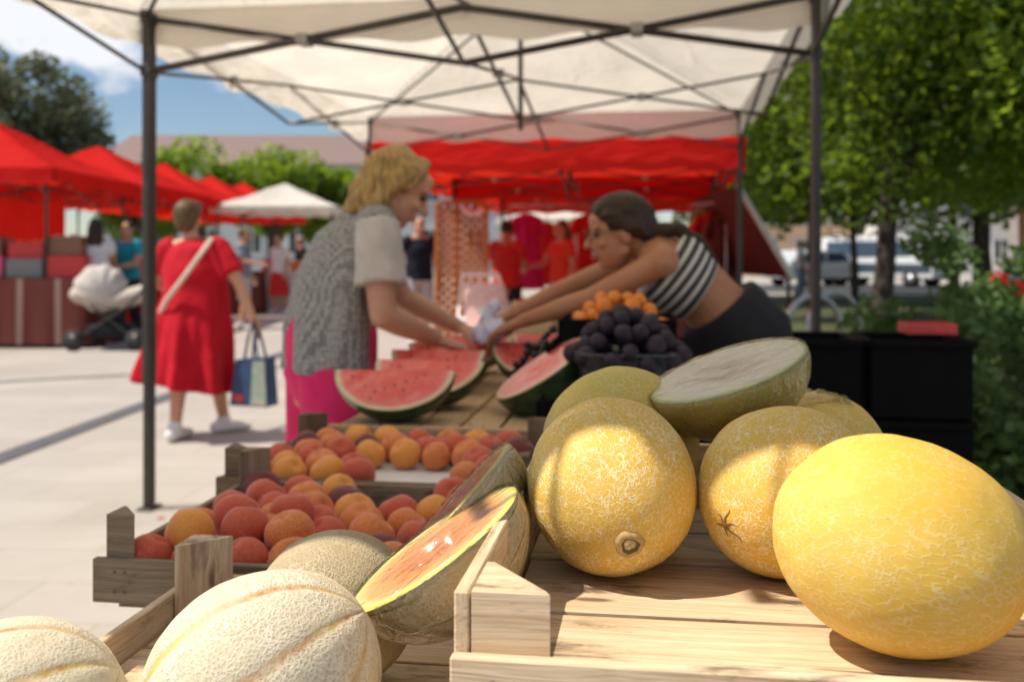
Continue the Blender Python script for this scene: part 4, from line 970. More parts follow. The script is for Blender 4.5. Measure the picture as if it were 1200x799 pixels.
vehicle('parked_car', 'dark blue car parked at the back of the white-roofed van', 'car', (20.4, 36.2, .004), R(-4),
        [(-2.1, .32), (2.1, .32), (2.12, .75), (1.2, .95), (.6, 1.42), (-1.2, 1.45), (-2.05, .98)], 1.75, paint('navy_car_paint', (.02, .035, .08)),
        [[(-1.5, .98), (-.3, .98), (-.3, 1.36), (-1.15, 1.36)], [(-.2, .98), (1.0, .98), (.55, 1.36), (-.2, 1.36)]], (-1.3, 1.3), .31)
vehicle('parked_car', 'silver car glinting between the tree trunks', 'car', (12.4, 40.5, .004), R(24),
        [(-2.1, .32), (2.1, .32), (2.12, .75), (1.2, .95), (.6, 1.42), (-1.2, 1.45), (-2.05, .98)], 1.75, paint('silver_car_paint', (.55, .56, .58)),
        [[(-1.5, .98), (-.3, .98), (-.3, 1.36), (-1.15, 1.36)], [(-.2, .98), (1.0, .98), (.55, 1.36), (-.2, 1.36)]], (-1.3, 1.3), .31)
vehicle('parked_car', 'white car parked in front of the white house', 'car', (25.5, 39.5, .004), R(2),
        [(-2.1, .32), (2.1, .32), (2.12, .75), (1.2, .95), (.6, 1.42), (-1.2, 1.45), (-2.05, .98)], 1.75, paint('white_car_paint', (.75, .75, .75)),
        [[(-1.5, .98), (-.3, .98), (-.3, 1.36), (-1.15, 1.36)], [(-.2, .98), (1.0, .98), (.55, 1.36), (-.2, 1.36)]], (-1.3, 1.3), .31)
# ------------------------------------------------------------------ people
def skin(name, c):
    g = G(name, c, .5); o = g.co(); g.base(g.mix(g.ramp(g.noise(o, 12, 4), [(.35, 0.0), (.7, .6)]), c, (c[0] * .9, c[1] * .72, c[2] * .68)))
    g.set(g.p, 'Subsurface Weight', .12); g.set(g.p, 'Subsurface Radius', (.012, .005, .003)); g.set(g.p, 'Specular IOR Level', .35); return g.m
M['skin'] = skin('fair_skin', (.55, .30, .19)); M['skin_tan'] = skin('tanned_skin', (.45, .21, .105))
def hairmat(name, c):
    g = G(name, c, .45); o = g.co(); s = g.noise(g.map(o, (90, 90, 14)), 1.0, 4, .6, .4)
    g.base(g.mix(g.ramp(s, [(.35, 0.0), (.68, 1.0)]), tuple(x * .45 for x in c), c)); g.bump(s, .6, .006); g.set(g.p, 'Specular IOR Level', .22); return g.m
M['blonde'] = hairmat('blonde_hair', (.52, .32, .11)); M['brown_hair'] = hairmat('brown_hair', (.17, .10, .05)); M['dark_hair'] = hairmat('dark_hair', (.060, .034, .020)); M['grey_hair'] = hairmat('grey_hair', (.4, .38, .35))
M['eye'] = G('eye_dark', (.03, .02, .015), .15).m; M['lip'] = G('lip_pink', (.42, .13, .10), .45).m
M['shoe_white'] = plain('white_shoe', (.72, .71, .70), .6, .06); M['shoe_dark'] = plain('dark_shoe', (.05, .045, .04), .6, .1)
UP = V((0, 0, 1))
def add_head(mb, hc, f, u, s=1.0, nose=1.0):
    f = f.normalized(); u = (u - f * u.dot(f)).normalized(); r = f.cross(u)
    def E(a, b, c, sa, sb, sc, nu=18, nv=12): mb.ell(hc + (f * a + u * b + r * c) * s, (r * sc * s, f * sa * s, u * sb * s), nu, nv)
    E(-.014, .028, 0, .096, .086, .074)                   # cranium
    E(.026, -.036, 0, .064, .082, .057)                   # face
    E(.056, -.090, 0, .026, .022, .028)                   # chin
    for c in (-1, 1):
        mb.tube([hc + (f * -.004 - u * .055 + r * .05 * c) * s, hc + (f * .052 - u * .09 + r * .018 * c) * s], [.017 * s, .015 * s], 10)      # jaw line
        E(.064, -.022, .034 * c, .022, .020, .024); E(-.006, -.010, .074 * c, .018, .030, .009)      # cheek, ear
        E(.078, .030, .028 * c, .012, .008, .022)           # brow
    E(.070, .050, 0, .022, .030, .042)                    # forehead
    mb.tube([hc + (f * .086 + u * .014) * s, hc + (f * (.100 + .012 * nose) - u * .024) * s], [.008 * s, .0125 * s], 10)
    for c in (-1, 1): E(.094, -.028, .010 * c, .010, .008, .008, 10, 8)
    E(.086, -.052, 0, .010, .006, .022); E(.083, -.064, 0, .011, .007, .019)
    return f, u, r
def face_bits(root, hc, f, u, r, s=1.0, glasses=False):
    for c in (-1, 1): MB().ball(hc + (f * .0825 + u * .008 + r * .030 * c) * s, .0085 * s, 12, 8).build('eye', M['eye'], root)
    b = MB(); b.tube([hc + (f * .091 - u * .058 + r * q) * s for q in (-.02, -.008, 0, .008, .02)], [.002, .0052, .0056, .0052, .002], 8); b.build('lips', M['lip'], root)
    if glasses:
        b = MB()
        for c in (-1, 1):
            b.tube([hc + (f * .104 + u * (.006 + .021 * math.sin(a)) + r * (.032 * c + .027 * math.cos(a))) * s for a in [2 * PI * k / 16 for k in range(17)]], .0012, 6)
            b.tube([hc + (f * .102 + u * .012 + r * .058 * c) * s, hc + (f * .0 + u * .010 + r * .079 * c) * s], .0012, 6)
        b.tube([hc + (f * .106 + u * .010 - r * .006) * s, hc + (f * .106 + u * .010 + r * .006) * s], .0012, 6); b.build('glasses', M['tentsteel'], root)
def add_hand(mb, w, d, n, thumb, curl=.6, s=1.0):
    """w wrist, d direction of the fingers, n palm side normal, thumb = side of the thumb"""
    d = d.normalized(); n = (n - d * n.dot(d)).normalized(); t = (thumb - d * thumb.dot(d)); t = (t - n * t.dot(n)).normalized()
    mb.tube([w - d * .02 * s, w + d * .02 * s, w + d * .055 * s, w + d * .088 * s], [.025 * s, .031 * s, .038 * s, .036 * s], 12, t, [.8, .55, .42, .38])
    for k, (off, ln) in enumerate(((.028, .070), (.0095, .080), (-.0095, .074), (-.028, .058))):
        p = w + d * .080 * s + t * off * s; dd = (d + t * off * 1.6).normalized(); pts = [p - dd * .02 * s, p]; a = curl * .35
        for q, fr in enumerate((.45, .30, .25)):
            p = p + (dd * math.cos(a) + n * math.sin(a)) * ln * fr * s; pts.append(p); a += curl * .75
        mb.tube(pts, [.0092 * s, .0092 * s, .0086 * s, .0078 * s, .0066 * s], 8)
    p = w + d * .022 * s + t * .026 * s; pts = [p]; dr = (d * .62 + t * .66 + n * .25).normalized()
    for q in (.035, .030, .026): p = p + dr * q * s; pts.append(p); dr = (dr + d * .3 + n * .2 * curl).normalized()
    mb.tube(pts, [.014 * s, .0125 * s, .0105 * s, .0085 * s], 8)
def add_body(mb, j, s=1.0, fat=1.0, hands=None, arm=1.0):
    """j: joints. lateral directions follow the hips and the shoulders"""
    lh = (j['hipR'] - j['hipL']).normalized(); ls = (j['shR'] - j['shL']).normalized(); lm = (lh + ls).normalized()
    P = [j['pelvis'].lerp(j['waist'], -.5), j['pelvis'], j['waist'], j['chest'].lerp(j['waist'], .4), j['chest'], j['neck'].lerp(j['chest'], .35)]
    mb.tube(P, [.15 * s * fat, .168 * s * fat, .135 * s * fat, .142 * s * fat, .152 * s * fat, .12 * s], 20, [lh, lh, lm, lm, ls, ls], [.78, .75, .72, .72, .68, .62])
    mb.tube([j['shL'], j['neck'].lerp((j['shL'] + j['shR']) / 2, .5), j['shR']], [.05 * s, .06 * s, .05 * s], 12)
    mb.tube([j['neck'] - (j['head'] - j['neck']).normalized() * .05 * s, j['neck'], j['neck'].lerp(j['head'], .75)], [.072 * s, .055 * s, .050 * s], 14)
    for q in 'LR':
        sh, el, wr = j['sh' + q], j['el' + q], j['wr' + q]
        mb.ball(sh, .056 * s * arm, 14, 10)
        mb.tube([sh, sh.lerp(el, .45), el], [.051 * s * fat * arm, .047 * s * fat * arm, .039 * s * arm], 14); mb.tube([el, el.lerp(wr, .3), wr], [.040 * s * arm, .041 * s * arm, .026 * s * arm], 14, None, .95)
        hp, kn, an = j['hip' + q], j['kn' + q], j['an' + q]
        mb.tube([hp, hp.lerp(kn, .5), kn], [.085 * s * fat, .075 * s * fat, .054 * s], 16); mb.tube([kn, kn.lerp(an, .35), an], [.053 * s, .056 * s, .036 * s], 14)
        ff = j.get('toe' + q, an + j['face'] * .14 * s); ft = V((ff.x, ff.y, an.z - .05 * s)); mb.tube([an + V((0, 0, -.02)), an.lerp(ft, .45) + V((0, 0, -.012)), ft], [.038 * s, .038 * s, .03 * s], 12, None, .8)
        hd = (hands or {}).get(q)
        if hd: add_hand(mb, wr, V(hd[0]), V(hd[1]), V(hd[2]), hd[3], s)
        else:
            d = (wr - el).normalized(); add_hand(mb, wr, d, j['face'] * .3 + ((j['pelvis'] - wr).normalized()), j['face'], .5, s)
def loc_j(base, j): return {k: (V(v) - V(base) if k != 'face' else V(v).normalized()) for k, v in j.items()}

# --- the shopper bending over the watermelons
base = V((-.56, 3.03, 0))
G_ = loc_j(base, dict(face=(.93, .37, 0), pelvis=(-.548, 3.03, .92), waist=(-.53, 3.03, 1.06), chest=(-.478, 3.05, 1.235), neck=(-.425, 3.06, 1.355), head=(-.352, 3.07, 1.432),
    shR=(-.392, 2.91, 1.298), shL=(-.50, 3.205, 1.315), elR=(-.372, 2.86, 1.05), wrR=(-.226, 3.0, .968), elL=(-.36, 3.29, 1.08), wrL=(-.17, 3.27, .985),
    hipR=(-.515, 2.945, .89), hipL=(-.585, 3.115, .89), knR=(-.505, 2.94, .48), knL=(-.60, 3.12, .48), anR=(-.54, 2.94, .085), anL=(-.63, 3.14, .085)))
rt = thing('person', 'blonde shopper in a grey patterned blouse and pink trousers bending over cut watermelons', 'person', base, 0, None)
mb = MB(); add_body(mb, G_, 1.0, 1.08, {'R': ((.80, .30, -.28), (-.1, .1, -1), (.3, 1, .2), .55), 'L': ((.8, -.25, -.25), (0, 0, -1), (.3, -1, .2), .55)})
hf, hu, hr = add_head(mb, G_['head'], V((.80, .20, -.50)), V((.45, .1, .9)), 1.02)
rbuild(mb, 'body', M['skin'], rt, .0052, 5); face_bits(rt, G_['head'], hf, hu, hr, 1.02)
hc = G_['head']; mb = MB()
mb.ell(hc + hu * .034 - hf * .026, (hr * .087, hf * .092, hu * .088), 20, 14)
for c in (-1, 1):
    mb.tube([hc + hu * .05 + hr * .062 * c - hf * .0, hc - hu * .02 + hr * .080 * c - hf * .030, hc - hu * .085 + hr * .078 * c - hf * .040, hc - hu * .125 + hr * .066 * c - hf * .05], [.036, .036, .034, .022], 12)
    mb.tube([hc + hu * .095 + hr * .02 * c + hf * .025, hc + hu * .07 + hr * .055 * c + hf * .03, hc + hu * .01 + hr * .076 * c + hf * .02], [.026, .024, .016], 10)
for q in range(6):
    c = (q - 2.5) / 2.5; mb.tube([hc + hu * .03 - hf * .085 + hr * .05 * c, hc - hu * .06 - hf * (.092 - .02 * abs(c)) + hr * .062 * c, hc - hu * .135 - hf * (.075 + .012 * (q % 2)) + hr * .06 * c], [.042, .040, .020], 10)
rbuild(mb, 'hair', M['blonde'], rt, .0055, 2, lambda p: p + V((1, 1, .3)) * (.008 * noise.noise(V((p.x * 55, p.y * 55, p.z * 13))) + .010 * noise.noise(V((p.x * 18, p.y * 18, p.z * 16)))))
g = G('patterned_grey_cloth', rough=.9); o = g.co(); d1 = g.voro(g.map(o, (1, 1, 1)), 85, 'F1', 'Distance', .3)
col = g.mix(g.ramp(d1, [(.30, 1.0), (.48, 0.0)]), (.17, .16, .15), (.50, .48, .44)); col = g.mix(g.ramp(g.noise(o, 7, 3), [(.35, 0.0), (.7, .35)]), col, (.25, .24, .22))
g.base(col); g.bump(g.noise(g.map(o, (1, 1, .5)), 9, 3, .5, .6), .4, .03); M['pattern'] = g.m
M['beige_sleeve'] = cloth('beige_sleeve_cloth', (.50, .46, .40)); M['pink_cloth'] = cloth('pink_cloth', (.68, .030, .135))
lr = V((.37, -.93, 0))
mb = MB(); mb.tube([V((-.563, 3.03, .875)) - base, V((-.556, 3.03, 1.0)) - base, V((-.54, 3.03, 1.12)) - base, V((-.495, 3.04, 1.245)) - base, V((-.452, 3.05, 1.325)) - base], [.204, .20, .19, .178, .11], 28, lr, [.64, .64, .63, .60, .62], 0, True, False)
for q in 'LR': mb.tube([G_['sh' + q], G_['sh' + q].lerp(G_['neck'], .45)], [.064, .06], 14)
def fold(p):
    k = max(0, min(1, (1.25 - p.z) / .35)); a = math.atan2(p.y, p.x); d = V((p.x, p.y, 0)); d = d.normalized() if d.length > 1e-4 else d
    return p + d * (.014 * k * math.sin(a * 6 + p.z * 7) + .010 * noise.noise(V((p.x * 9, p.y * 9, p.z * 7))))
rbuild(mb, 'blouse', M['pattern'], rt, .009, 6, fold)
for q in 'LR':
    mb = MB(); s_, e_ = G_['sh' + q], G_['el' + q]; mb.tube([s_ + (s_ - e_) * .10, s_.lerp(e_, .3), s_.lerp(e_, .66)], [.066, .074, .080], 18, None, 1, 0, True, False)
    rbuild(mb, 'sleeve', M['beige_sleeve'], rt, .008, 4, lambda p: p + V((1, 1, 1)) * .006 * noise.noise(p * 14))
mb = MB()
mb.tube([V((-.552, 3.03, .99)) - base, V((-.55, 3.03, .86)) - base], [.18, .185], 20, lr, .75)
for q in 'LR': k_, a_ = G_['kn' + q], G_['an' + q]; mb.tube([G_['hip' + q], k_ + V((-.02, 0, .05)), k_.lerp(a_, .75) + V((-.02, 0, 0))], [.115, .098, .090], 18, None, 1, 0, True, False)
rbuild(mb, 'trousers', M['pink_cloth'], rt, .01, 5, lambda p: p + V((1, .6, 0)) * .010 * noise.noise(V((p.x * 12, p.y * 12, p.z * 4))))
def shoe(an, fd, mat, root, s=1.0):
    mb = MB(); fd = V((fd.x, fd.y, 0)).normalized(); b = V((an.x, an.y, 0)); sd = V((-fd.y, fd.x, 0))
    mb.tube([b - fd * .06 * s + V((0, 0, .045)), b + fd * .03 * s + V((0, 0, .045)), b + fd * .12 * s + V((0, 0, .036)), b + fd * .18 * s + V((0, 0, .03))], [.044 * s, .046 * s, .048 * s, .034 * s], 14, sd, [.95, .9, .7, .75]); mb.tube([an + V((0, 0, .02)), b - fd * .015 + V((0, 0, .05))], [.047 * s, .05 * s], 12)
    b0 = MB(); return rbuild(mb, 'shoe', mat, root, .008, 3, lambda p: V((p.x, p.y, max(p.z, .002))))
for q in 'LR': shoe(G_['an' + q], G_['face'], M['shoe_white'], rt)

# --- the seller stretching across the stall
base = V((.78, 3.0, 0))
S_ = loc_j(base, dict(face=(-1, 0, 0), pelvis=(.678, 3.0, .985), waist=(.600, 3.0, 1.08), chest=(.500, 3.0, 1.175), neck=(.412, 2.995, 1.245), head=(.318, 2.97, 1.287),
    shL=(.432, 2.85, 1.205), shR=(.43, 3.15, 1.225), elL=(.235, 2.92, 1.095), wrL=(.030, 3.02, 1.022), elR=(.206, 3.2, 1.13), wrR=(-.005, 3.13, 1.035),
    hipL=(.70, 2.915, .95), hipR=(.70, 3.085, .95), knL=(.71, 2.91, .52), knR=(.73, 3.09, .52), anL=(.80, 2.91, .085), anR=(.84, 3.10, .085)))
rt = thing('person', 'dark-haired seller in a striped strapless top stretching both arms across the stall', 'person', base, 0, None)
mb = MB(); add_body(mb, S_, 1.0, .96, {'L': ((-.85, .25, -.38), (.1, .1, -1), (-.2, 1, .1), .75), 'R': ((-.85, -.10, -.30), (.1, 0, -1), (-.2, -1, .1), .75)}, .86)
hf, hu, hr = add_head(mb, S_['head'], V((-.95, -.12, -.16)), V((-.1, 0, 1)), .91)
mb.tube([S_['chest'].lerp(S_['neck'], .2) + V((0, 0, -.06)), S_['chest'] + V((.03, 0, -.07))], [.09, .09], 14, V((0, 1, 0)), .7)
rbuild(mb, 'body', M['skin_tan'], rt, .0052, 5); face_bits(rt, S_['head'], hf, hu, hr, .91, True)
hc = S_['head']; mb = MB()
f2, u2 = (hf * .93 + hu * .36), (hu * .93 - hf * .36)
mb.ell(hc + hu * .043 - hf * .024, (hr * .080, f2 * .100, u2 * .078), 22, 14)
mb.tube([hc + hu * .03 - hf * .055, hc - hu * .02 - hf * .078], [.062, .045], 14)
for c in (-1, 1): mb.tube([hc + hu * .052 + hr * .055 * c + hf * .035, hc + hu * .012 + hr * .068 * c - hf * .035, hc - hu * .02 + hr * .04 * c - hf * .078], [.024, .026, .026], 10)
mb.tube([hc - hf * .085 + hu * .0, V((.440, 2.955, 1.295)) - base, V((.49, 2.94, 1.30)) - base, V((.55, 2.93, 1.262)) - base, V((.60, 2.92, 1.20)) - base], [.036, .030, .027, .022, .009], 12, None, .8)
rbuild(mb, 'hair', M['dark_hair'], rt, .006, 3, lambda p: p + V((.4, 1, 1)) * (.006 * noise.noise(V((p.x * 14, p.y * 60, p.z * 60))) + .006 * noise.noise(p * 22)))
g = G('striped_top', rough=.85); ac = g.sep(g.attr('gc'))[0]; w_ = g.math('PINGPONG', g.math('MULTIPLY', ac, 36.0), .5)
g.base(g.mix(g.n('MapRange', {'Value': w_, 'From Min': .17, 'From Max': .23}).outputs[0], (.60, .56, .48), (.045, .04, .038))); M['stripes'] = g.m
ly = V((0, 1, 0)); ax_ = (S_['waist'] - S_['chest']).normalized()
mb = MB(); c0 = S_['chest']; pts = [c0 - ax_ * .058, c0 - ax_ * .03, c0, c0 + ax_ * .035, c0 + ax_ * .062, c0 + ax_ * .08]
pts = [p + V((-.012, 0, -.016)) * (1 - i / 5) for i, p in enumerate(pts)]
mb.tube(pts, [.160, .168, .166, .158, .152, .149], 36, ly, [.74, .78, .78, .75, .73, .72], 0, True, False); mb.build('striped_top', M['stripes'], rt)
M['charcoal_cloth'] = cloth('charcoal_cloth', (.022, .022, .024))
mb = MB(); mb.tube([S_['waist'] + ax_ * .022, S_['pelvis'] + ax_ * .01, S_['pelvis'] + V((.03, 0, -.09))], [.158, .188, .184], 22, ly, [.84, .84, .82], 0, True, False)
for q in 'LR': mb.tube([S_['hip' + q], S_['kn' + q], S_['an' + q] + V((0, 0, .04))], [.112, .085, .07], 18, None, 1, 0, True, False)
rbuild(mb, 'trousers', M['charcoal_cloth'], rt, .01, 5, lambda p: p + V((1, .5, .4)) * .008 * noise.noise(p * 11))
for q in 'LR': shoe(S_['an' + q], S_['face'], M['shoe_dark'], rt)
# the bag being passed over
pb3 = at(574, 389, 3.07); M['bagplastic'] = plain('lilac_white_plastic', (.62, .60, .74), .35, .05)
mb = MB(); mb.ell((0, 0, 0), (V((.062, 0, .01)), V((0, .05, 0)), V((0, 0, .040))), 24, 16); mb.tube([(-.01, 0, .02), (-.005, 0, .06), (.012, .01, .075)], [.028, .016, .024], 12)
o = rbuild(mb, 'plastic_bag', M['bagplastic'], None, .006, 2, lambda p: p + V((1, 1, 1)) * .012 * noise.noise(p * 32)); o.location = pb3; tag(o, 'small lilac-white plastic bag in the seller\'s fingers over the watermelons', 'bag')

# --- the walking woman in red
base = V((-2.13, 6.68, 0))
R_ = loc_j(base, dict(face=(.22, .97, 0), pelvis=(-2.12, 6.68, .83), waist=(-2.12, 6.68, .98), chest=(-2.13, 6.68, 1.17), neck=(-2.155, 6.69, 1.325), head=(-2.178, 6.70, 1.475),
    shR=(-1.955, 6.64, 1.275), shL=(-2.315, 6.72, 1.275), elR=(-1.80, 6.58, 1.03), wrR=(-1.712, 6.58, .805), elL=(-2.42, 6.78, 1.04), wrL=(-2.28, 6.98, .93),
    hipR=(-2.03, 6.66, .80), hipL=(-2.21, 6.70, .80), knR=(-2.03, 6.82, .44), knL=(-2.21, 6.62, .44), anR=(-1.99, 6.88, .085), anL=(-2.225, 6.58, .085)))
rt = thing('person', 'woman in a loose red dress walking away with a blue shopping bag', 'person', base, 0, None)
mb = MB(); add_body(mb, R_, .95, 1.15); hf, hu, hr = add_head(mb, R_['head'], V((.15, .98, -.05)), UP, 1.0)
rbuild(mb, 'body', M['skin'], rt, .008, 4); face_bits(rt, R_['head'], hf, hu, hr)
hc = R_['head']; mb = MB(); mb.ell(hc + hu * .03 - hf * .022, (hr * .090, hf * .098, hu * .096), 20, 14); mb.ell(hc - hu * .03 - hf * .045, (hr * .074, hf * .062, hu * .075), 18, 12)
mb.tube([hc + hu * .09 + hf * .03 - hr * .05, hc + hu * .10 + hf * .06, hc + hu * .08 + hf * .05 + hr * .05], .03, 10)
rbuild(mb, 'hair', M['brown_hair'], rt, .009, 2, lambda p: p + V((1, 1, .4)) * .008 * noise.noise(V((p.x * 40, p.y * 40, p.z * 14))))
M['red_dress'] = cloth('red_dress_cloth', (.44, .006, .018), .8, .1, 9, .4)
rr = V((.97, -.22, 0)); mb = MB()
mb.tube([V((-2.205, 6.66, .36)) - base, V((-2.175, 6.66, .52)) - base, V((-2.14, 6.67, .75)) - base, V((-2.12, 6.68, .97)) - base, V((-2.13, 6.68, 1.13)) - base, V((-2.14, 6.68, 1.26)) - base, V((-2.15, 6.69, 1.325)) - base], [.335, .30, .262, .225, .222, .19, .10], 36, rr, [.72, .74, .78, .78, .74, .62, .7], 0, True, False)
for q in 'LR': s_, e_ = R_['sh' + q], R_['el' + q]; mb.tube([s_.lerp(R_['neck'], .3), s_, s_.lerp(e_, .4), s_.lerp(e_, .72)], [.075, .080, .080, .084], 16, None, 1, 0, True, False)
def hem(p):
    k = max(0, min(1, (.95 - p.z) / .6)); d = V((p.x, p.y, 0)); a = math.atan2(p.y, p.x); d = d.normalized() if d.length > 1e-4 else d
    return p + d * (.040 * k * math.sin(a * 7 + p.z * 2) + .014 * k * math.sin(a * 15 + 2) + .008 * noise.noise(p * 9)) + V((-.05 * k * max(0, -d.x), 0, 0))
rbuild(mb, 'dress', M['red_dress'], rt, .012, 14, hem)
b = MB(); b.tube([V((-1.985, 6.58, 1.335)) - base, V((-2.02, 6.475, 1.24)) - base, V((-2.13, 6.46, 1.08)) - base, V((-2.25, 6.48, .93)) - base, V((-2.32, 6.56, .84)) - base], .020, 8, None, .35); b.build('bag_strap', cloth('beige_strap', (.52, .40, .33)), rt)
for q, fd in (('L', V((.2, 1, 0))), ('R', V((.75, .65, 0)))): shoe(R_['an' + q], fd, M['shoe_white'], rt)
# her shopping bag
ps = V((-1.70, 6.56, .24)); t = thing('shopping_bag', 'blue and grey shopping bag hanging from the red-dressed woman\'s hand', 'bag', ps, R(-18))
mb = MB(); vs = [(-.14, -.07, 0), (.14, -.07, 0), (.14, .07, 0), (-.14, .07, 0), (-.10, -.06, .30), (.12, -.06, .32), (.12, .06, .32), (-.10, .06, .30)]
mb.add(vs, [(0, 3, 2, 1), (0, 1, 5, 4), (1, 2, 6, 5), (2, 3, 7, 6), (3, 0, 4, 7), (4, 5, 6, 7)], None, 0, False)
M['navy'] = plain('navy_bag', (.02, .05, .13), .5, .2, 9); mb.mi = [0] * 6; mb.build('bag_body', M['navy'], t)
mb = MB(); mb.add([(.02, -.0735, .01), (.139, -.0735, .01), (.118, -.0645, .30), (.03, -.064, .295)], [(0, 1, 2, 3)], None, 0, False); gp_ = G('bag_print', rough=.6); gp_.base(gp_.ramp(gp_.noise(gp_.co(), 14, 2), [(.4, (.30, .29, .26)), (.55, (.20, .30, .22)), (.62, (.36, .34, .30))])); mb.build('printed_panel', gp_.m, t)
mb = MB(); mb.add([(-.11, -.0755, .03), (-.03, -.0755, .03), (-.03, -.0735, .075), (-.11, -.0735, .075)], [(0, 1, 2, 3)], None, 0, False); mb.build('red_patch', plain('red_patch', (.5, .03, .03)), t)
for y in (-.05, .05): MB().tube([(-.04, y, .30), (-.02, y * .7, .45), (.0, 0, .555), (.03, y * .7, .45), (.06, y, .31)], .009, 8).build('handle', M['navy'], t)

# --- people further off
def passer(label, px, d, h, face, top, low, lowkind, hair, arms='down', long_hair=False, sleeve=.6, sk='skin', hat=None, group=None, x=None):
    X = x if x is not None else (px - 600) * d / F; base = V((X, d, 0)); s = h / 1.70
    rt = thing('person', label, 'person', base, 0, group)
    f = V((math.sin(face), math.cos(face), 0)); r = V((f.y, -f.x, 0))          # face = 0 looks away from the lens
    def P(a, b, z): return (r * a + f * b) * s + V((0, 0, z * s))
    j = dict(face=f, pelvis=P(0, 0, .93), waist=P(0, 0, 1.08), chest=P(0, .0, 1.27), neck=P(0, -.01, 1.425), head=P(0, .015, 1.575), shR=P(.175, 0, 1.375), shL=P(-.175, 0, 1.375), hipR=P(.09, 0, .89), hipL=P(-.09, 0, .89),
             knR=P(.10, .05, .48), knL=P(-.10, -.01, .48), anR=P(.10, .03, .085), anL=P(-.11, -.10, .085), elR=P(.235, -.03, 1.11), elL=P(-.235, -.03, 1.11), wrR=P(.25, .07, .87), wrL=P(-.25, .07, .87))
    if arms == 'front': j.update(elR=P(.22, .08, 1.10), elL=P(-.22, .08, 1.10), wrR=P(.12, .29, 1.08), wrL=P(-.12, .29, 1.06))
    if arms == 'reach': j.update(elR=P(.22, .12, 1.14), wrR=P(.20, .36, 1.10))
    mb = MB(); add_body(mb, j, s, 1.03); hf, hu, hr = add_head(mb, j['head'], f + V((0, 0, -.1)), UP, s * 1.0); rbuild(mb, 'body', M[sk], rt, .011, 3)
    if math.cos(face) < .3: face_bits(rt, j['head'], hf, hu, hr, s)
    hc = j['head']; mb = MB(); mb.ell(hc + (hu * .036 - hf * .028) * s, (hr * .084 * s, hf * .09 * s, hu * .088 * s), 18, 12)
    if long_hair:
        for c in (-1, 0, 1): mb.tube([hc + (hr * .05 * c - hf * .06) * s, hc + (hr * .06 * c - hf * .085 - hu * .12) * s, hc + (hr * .05 * c - hf * .08 - hu * .25) * s], [.045 * s, .045 * s, .025 * s], 10)
    rbuild(mb, 'hair', M[hair], rt, .012, 2)
    mb = MB(); mb.tube([P(0, 0, .86), P(0, 0, 1.0), P(0, 0, 1.13), P(0, 0, 1.28), P(0, -.005, 1.405)], [.190 * s, .182 * s, .170 * s, .178 * s, .105 * s], 22, r, [.74, .72, .72, .70, .68], 0, True, False)
    for q in 'LR': mb.tube([j['sh' + q].lerp(j['neck'], .35), j['sh' + q], j['sh' + q].lerp(j['el' + q], sleeve)], [.068 * s, .070 * s, .064 * s], 14, None, 1, 0, True, False)
    rbuild(mb, 'shirt', top, rt, .012, 4, lambda p: p + V((1, 1, 0)) * .008 * noise.noise(p * 10))
    mb = MB(); end = {'trousers': 1.0, 'shorts': .05, 'skirt': .3}[lowkind]
    mb.tube([P(0, 0, .97), P(0, 0, .84)], [.168 * s, .176 * s], 20, r, .74, 0, True, False)
    if lowkind == 'skirt': mb.tube([P(0, 0, .9), P(0, 0, .65), P(0, 0, .40)], [.18 * s, .22 * s, .26 * s], 22, r, .8, 0, True, False)
    else:
        for q in 'LR':
            h_, k_, a_ = j['hip' + q], j['kn' + q], j['an' + q]
            mb.tube([h_, k_, k_.lerp(a_, .93)] if lowkind == 'trousers' else [h_, h_.lerp(k_, .5), k_ + V((0, 0, .03))], [.105 * s, .08 * s, .068 * s] if lowkind == 'trousers' else [.105 * s, .102 * s, .098 * s], 16, None, 1, 0, True, False)
    rbuild(mb, {'trousers': 'trousers', 'shorts': 'shorts', 'skirt': 'skirt'}[lowkind], low, rt, .012, 4)
    for q in 'LR': shoe(j['an' + q], f, M['shoe_dark'] if lowkind == 'trousers' else M['shoe_white'], rt, s)
    if hat:
        b = MB(); b.ell(hc + hu * .055 * s - hf * .01, (hr * .092 * s, hf * .10 * s, hu * .075 * s), 18, 10); b.tube([hc + (hu * .055) * s, hc + (hu * .062) * s], .13 * s, 20, r, 1.1, 0, True, False); b.build('hat', hat, rt)
    return rt
K = lambda n, c: cloth(n, c)
M['c_navy'] = K('navy_cloth', (.012, .016, .028)); M['c_grey'] = K('pale_grey_cloth', (.42, .43, .46)); M['c_white'] = K('white_cloth', (.68, .68, .70)); M['c_teal'] = K('teal_cloth', (.02, .27, .36)); M['c_bluegrey'] = K('blue_grey_cloth', (.20, .24, .30))
M['c_red'] = K('red_cloth', (.50, .03, .025)); M['c_dark'] = K('dark_cloth', (.02, .02, .025)); M['c_lilac'] = K('lilac_cloth', (.38, .26, .42)); M['c_magenta'] = K('magenta_cloth', (.52, .02, .13)); M['c_yellow'] = K('yellow_cloth', (.75, .38, .02)); M['c_pink'] = K('pale_pink_cloth', (.75, .50, .48)); M['c_brown'] = K('reddish_brown_cloth', (.16, .05, .04))
passer('man in a navy polo shirt and pale grey shorts standing by the lattice', 491, 13.4, 1.76, R(160), M['c_navy'], M['c_grey'], 'shorts', 'dark_hair', sleeve=.5)
passer('person in a white hat and white top behind the man in navy', 452, 17.0, 1.72, R(190), M['c_white'], M['c_grey'], 'trousers', 'grey_hair', hat=M['c_white'])
passer('person in a white T-shirt with dark hair behind the cream pram', 112, 13.6, 1.74, R(-20), M['c_white'], M['c_dark'], 'trousers', 'dark_hair', 'front', True, sk='skin_tan')
passer('person in a teal top beside the cream pram', 150, 14.2, 1.72, R(200), M['c_teal'], M['c_dark'], 'trousers', 'dark_hair', 'front')
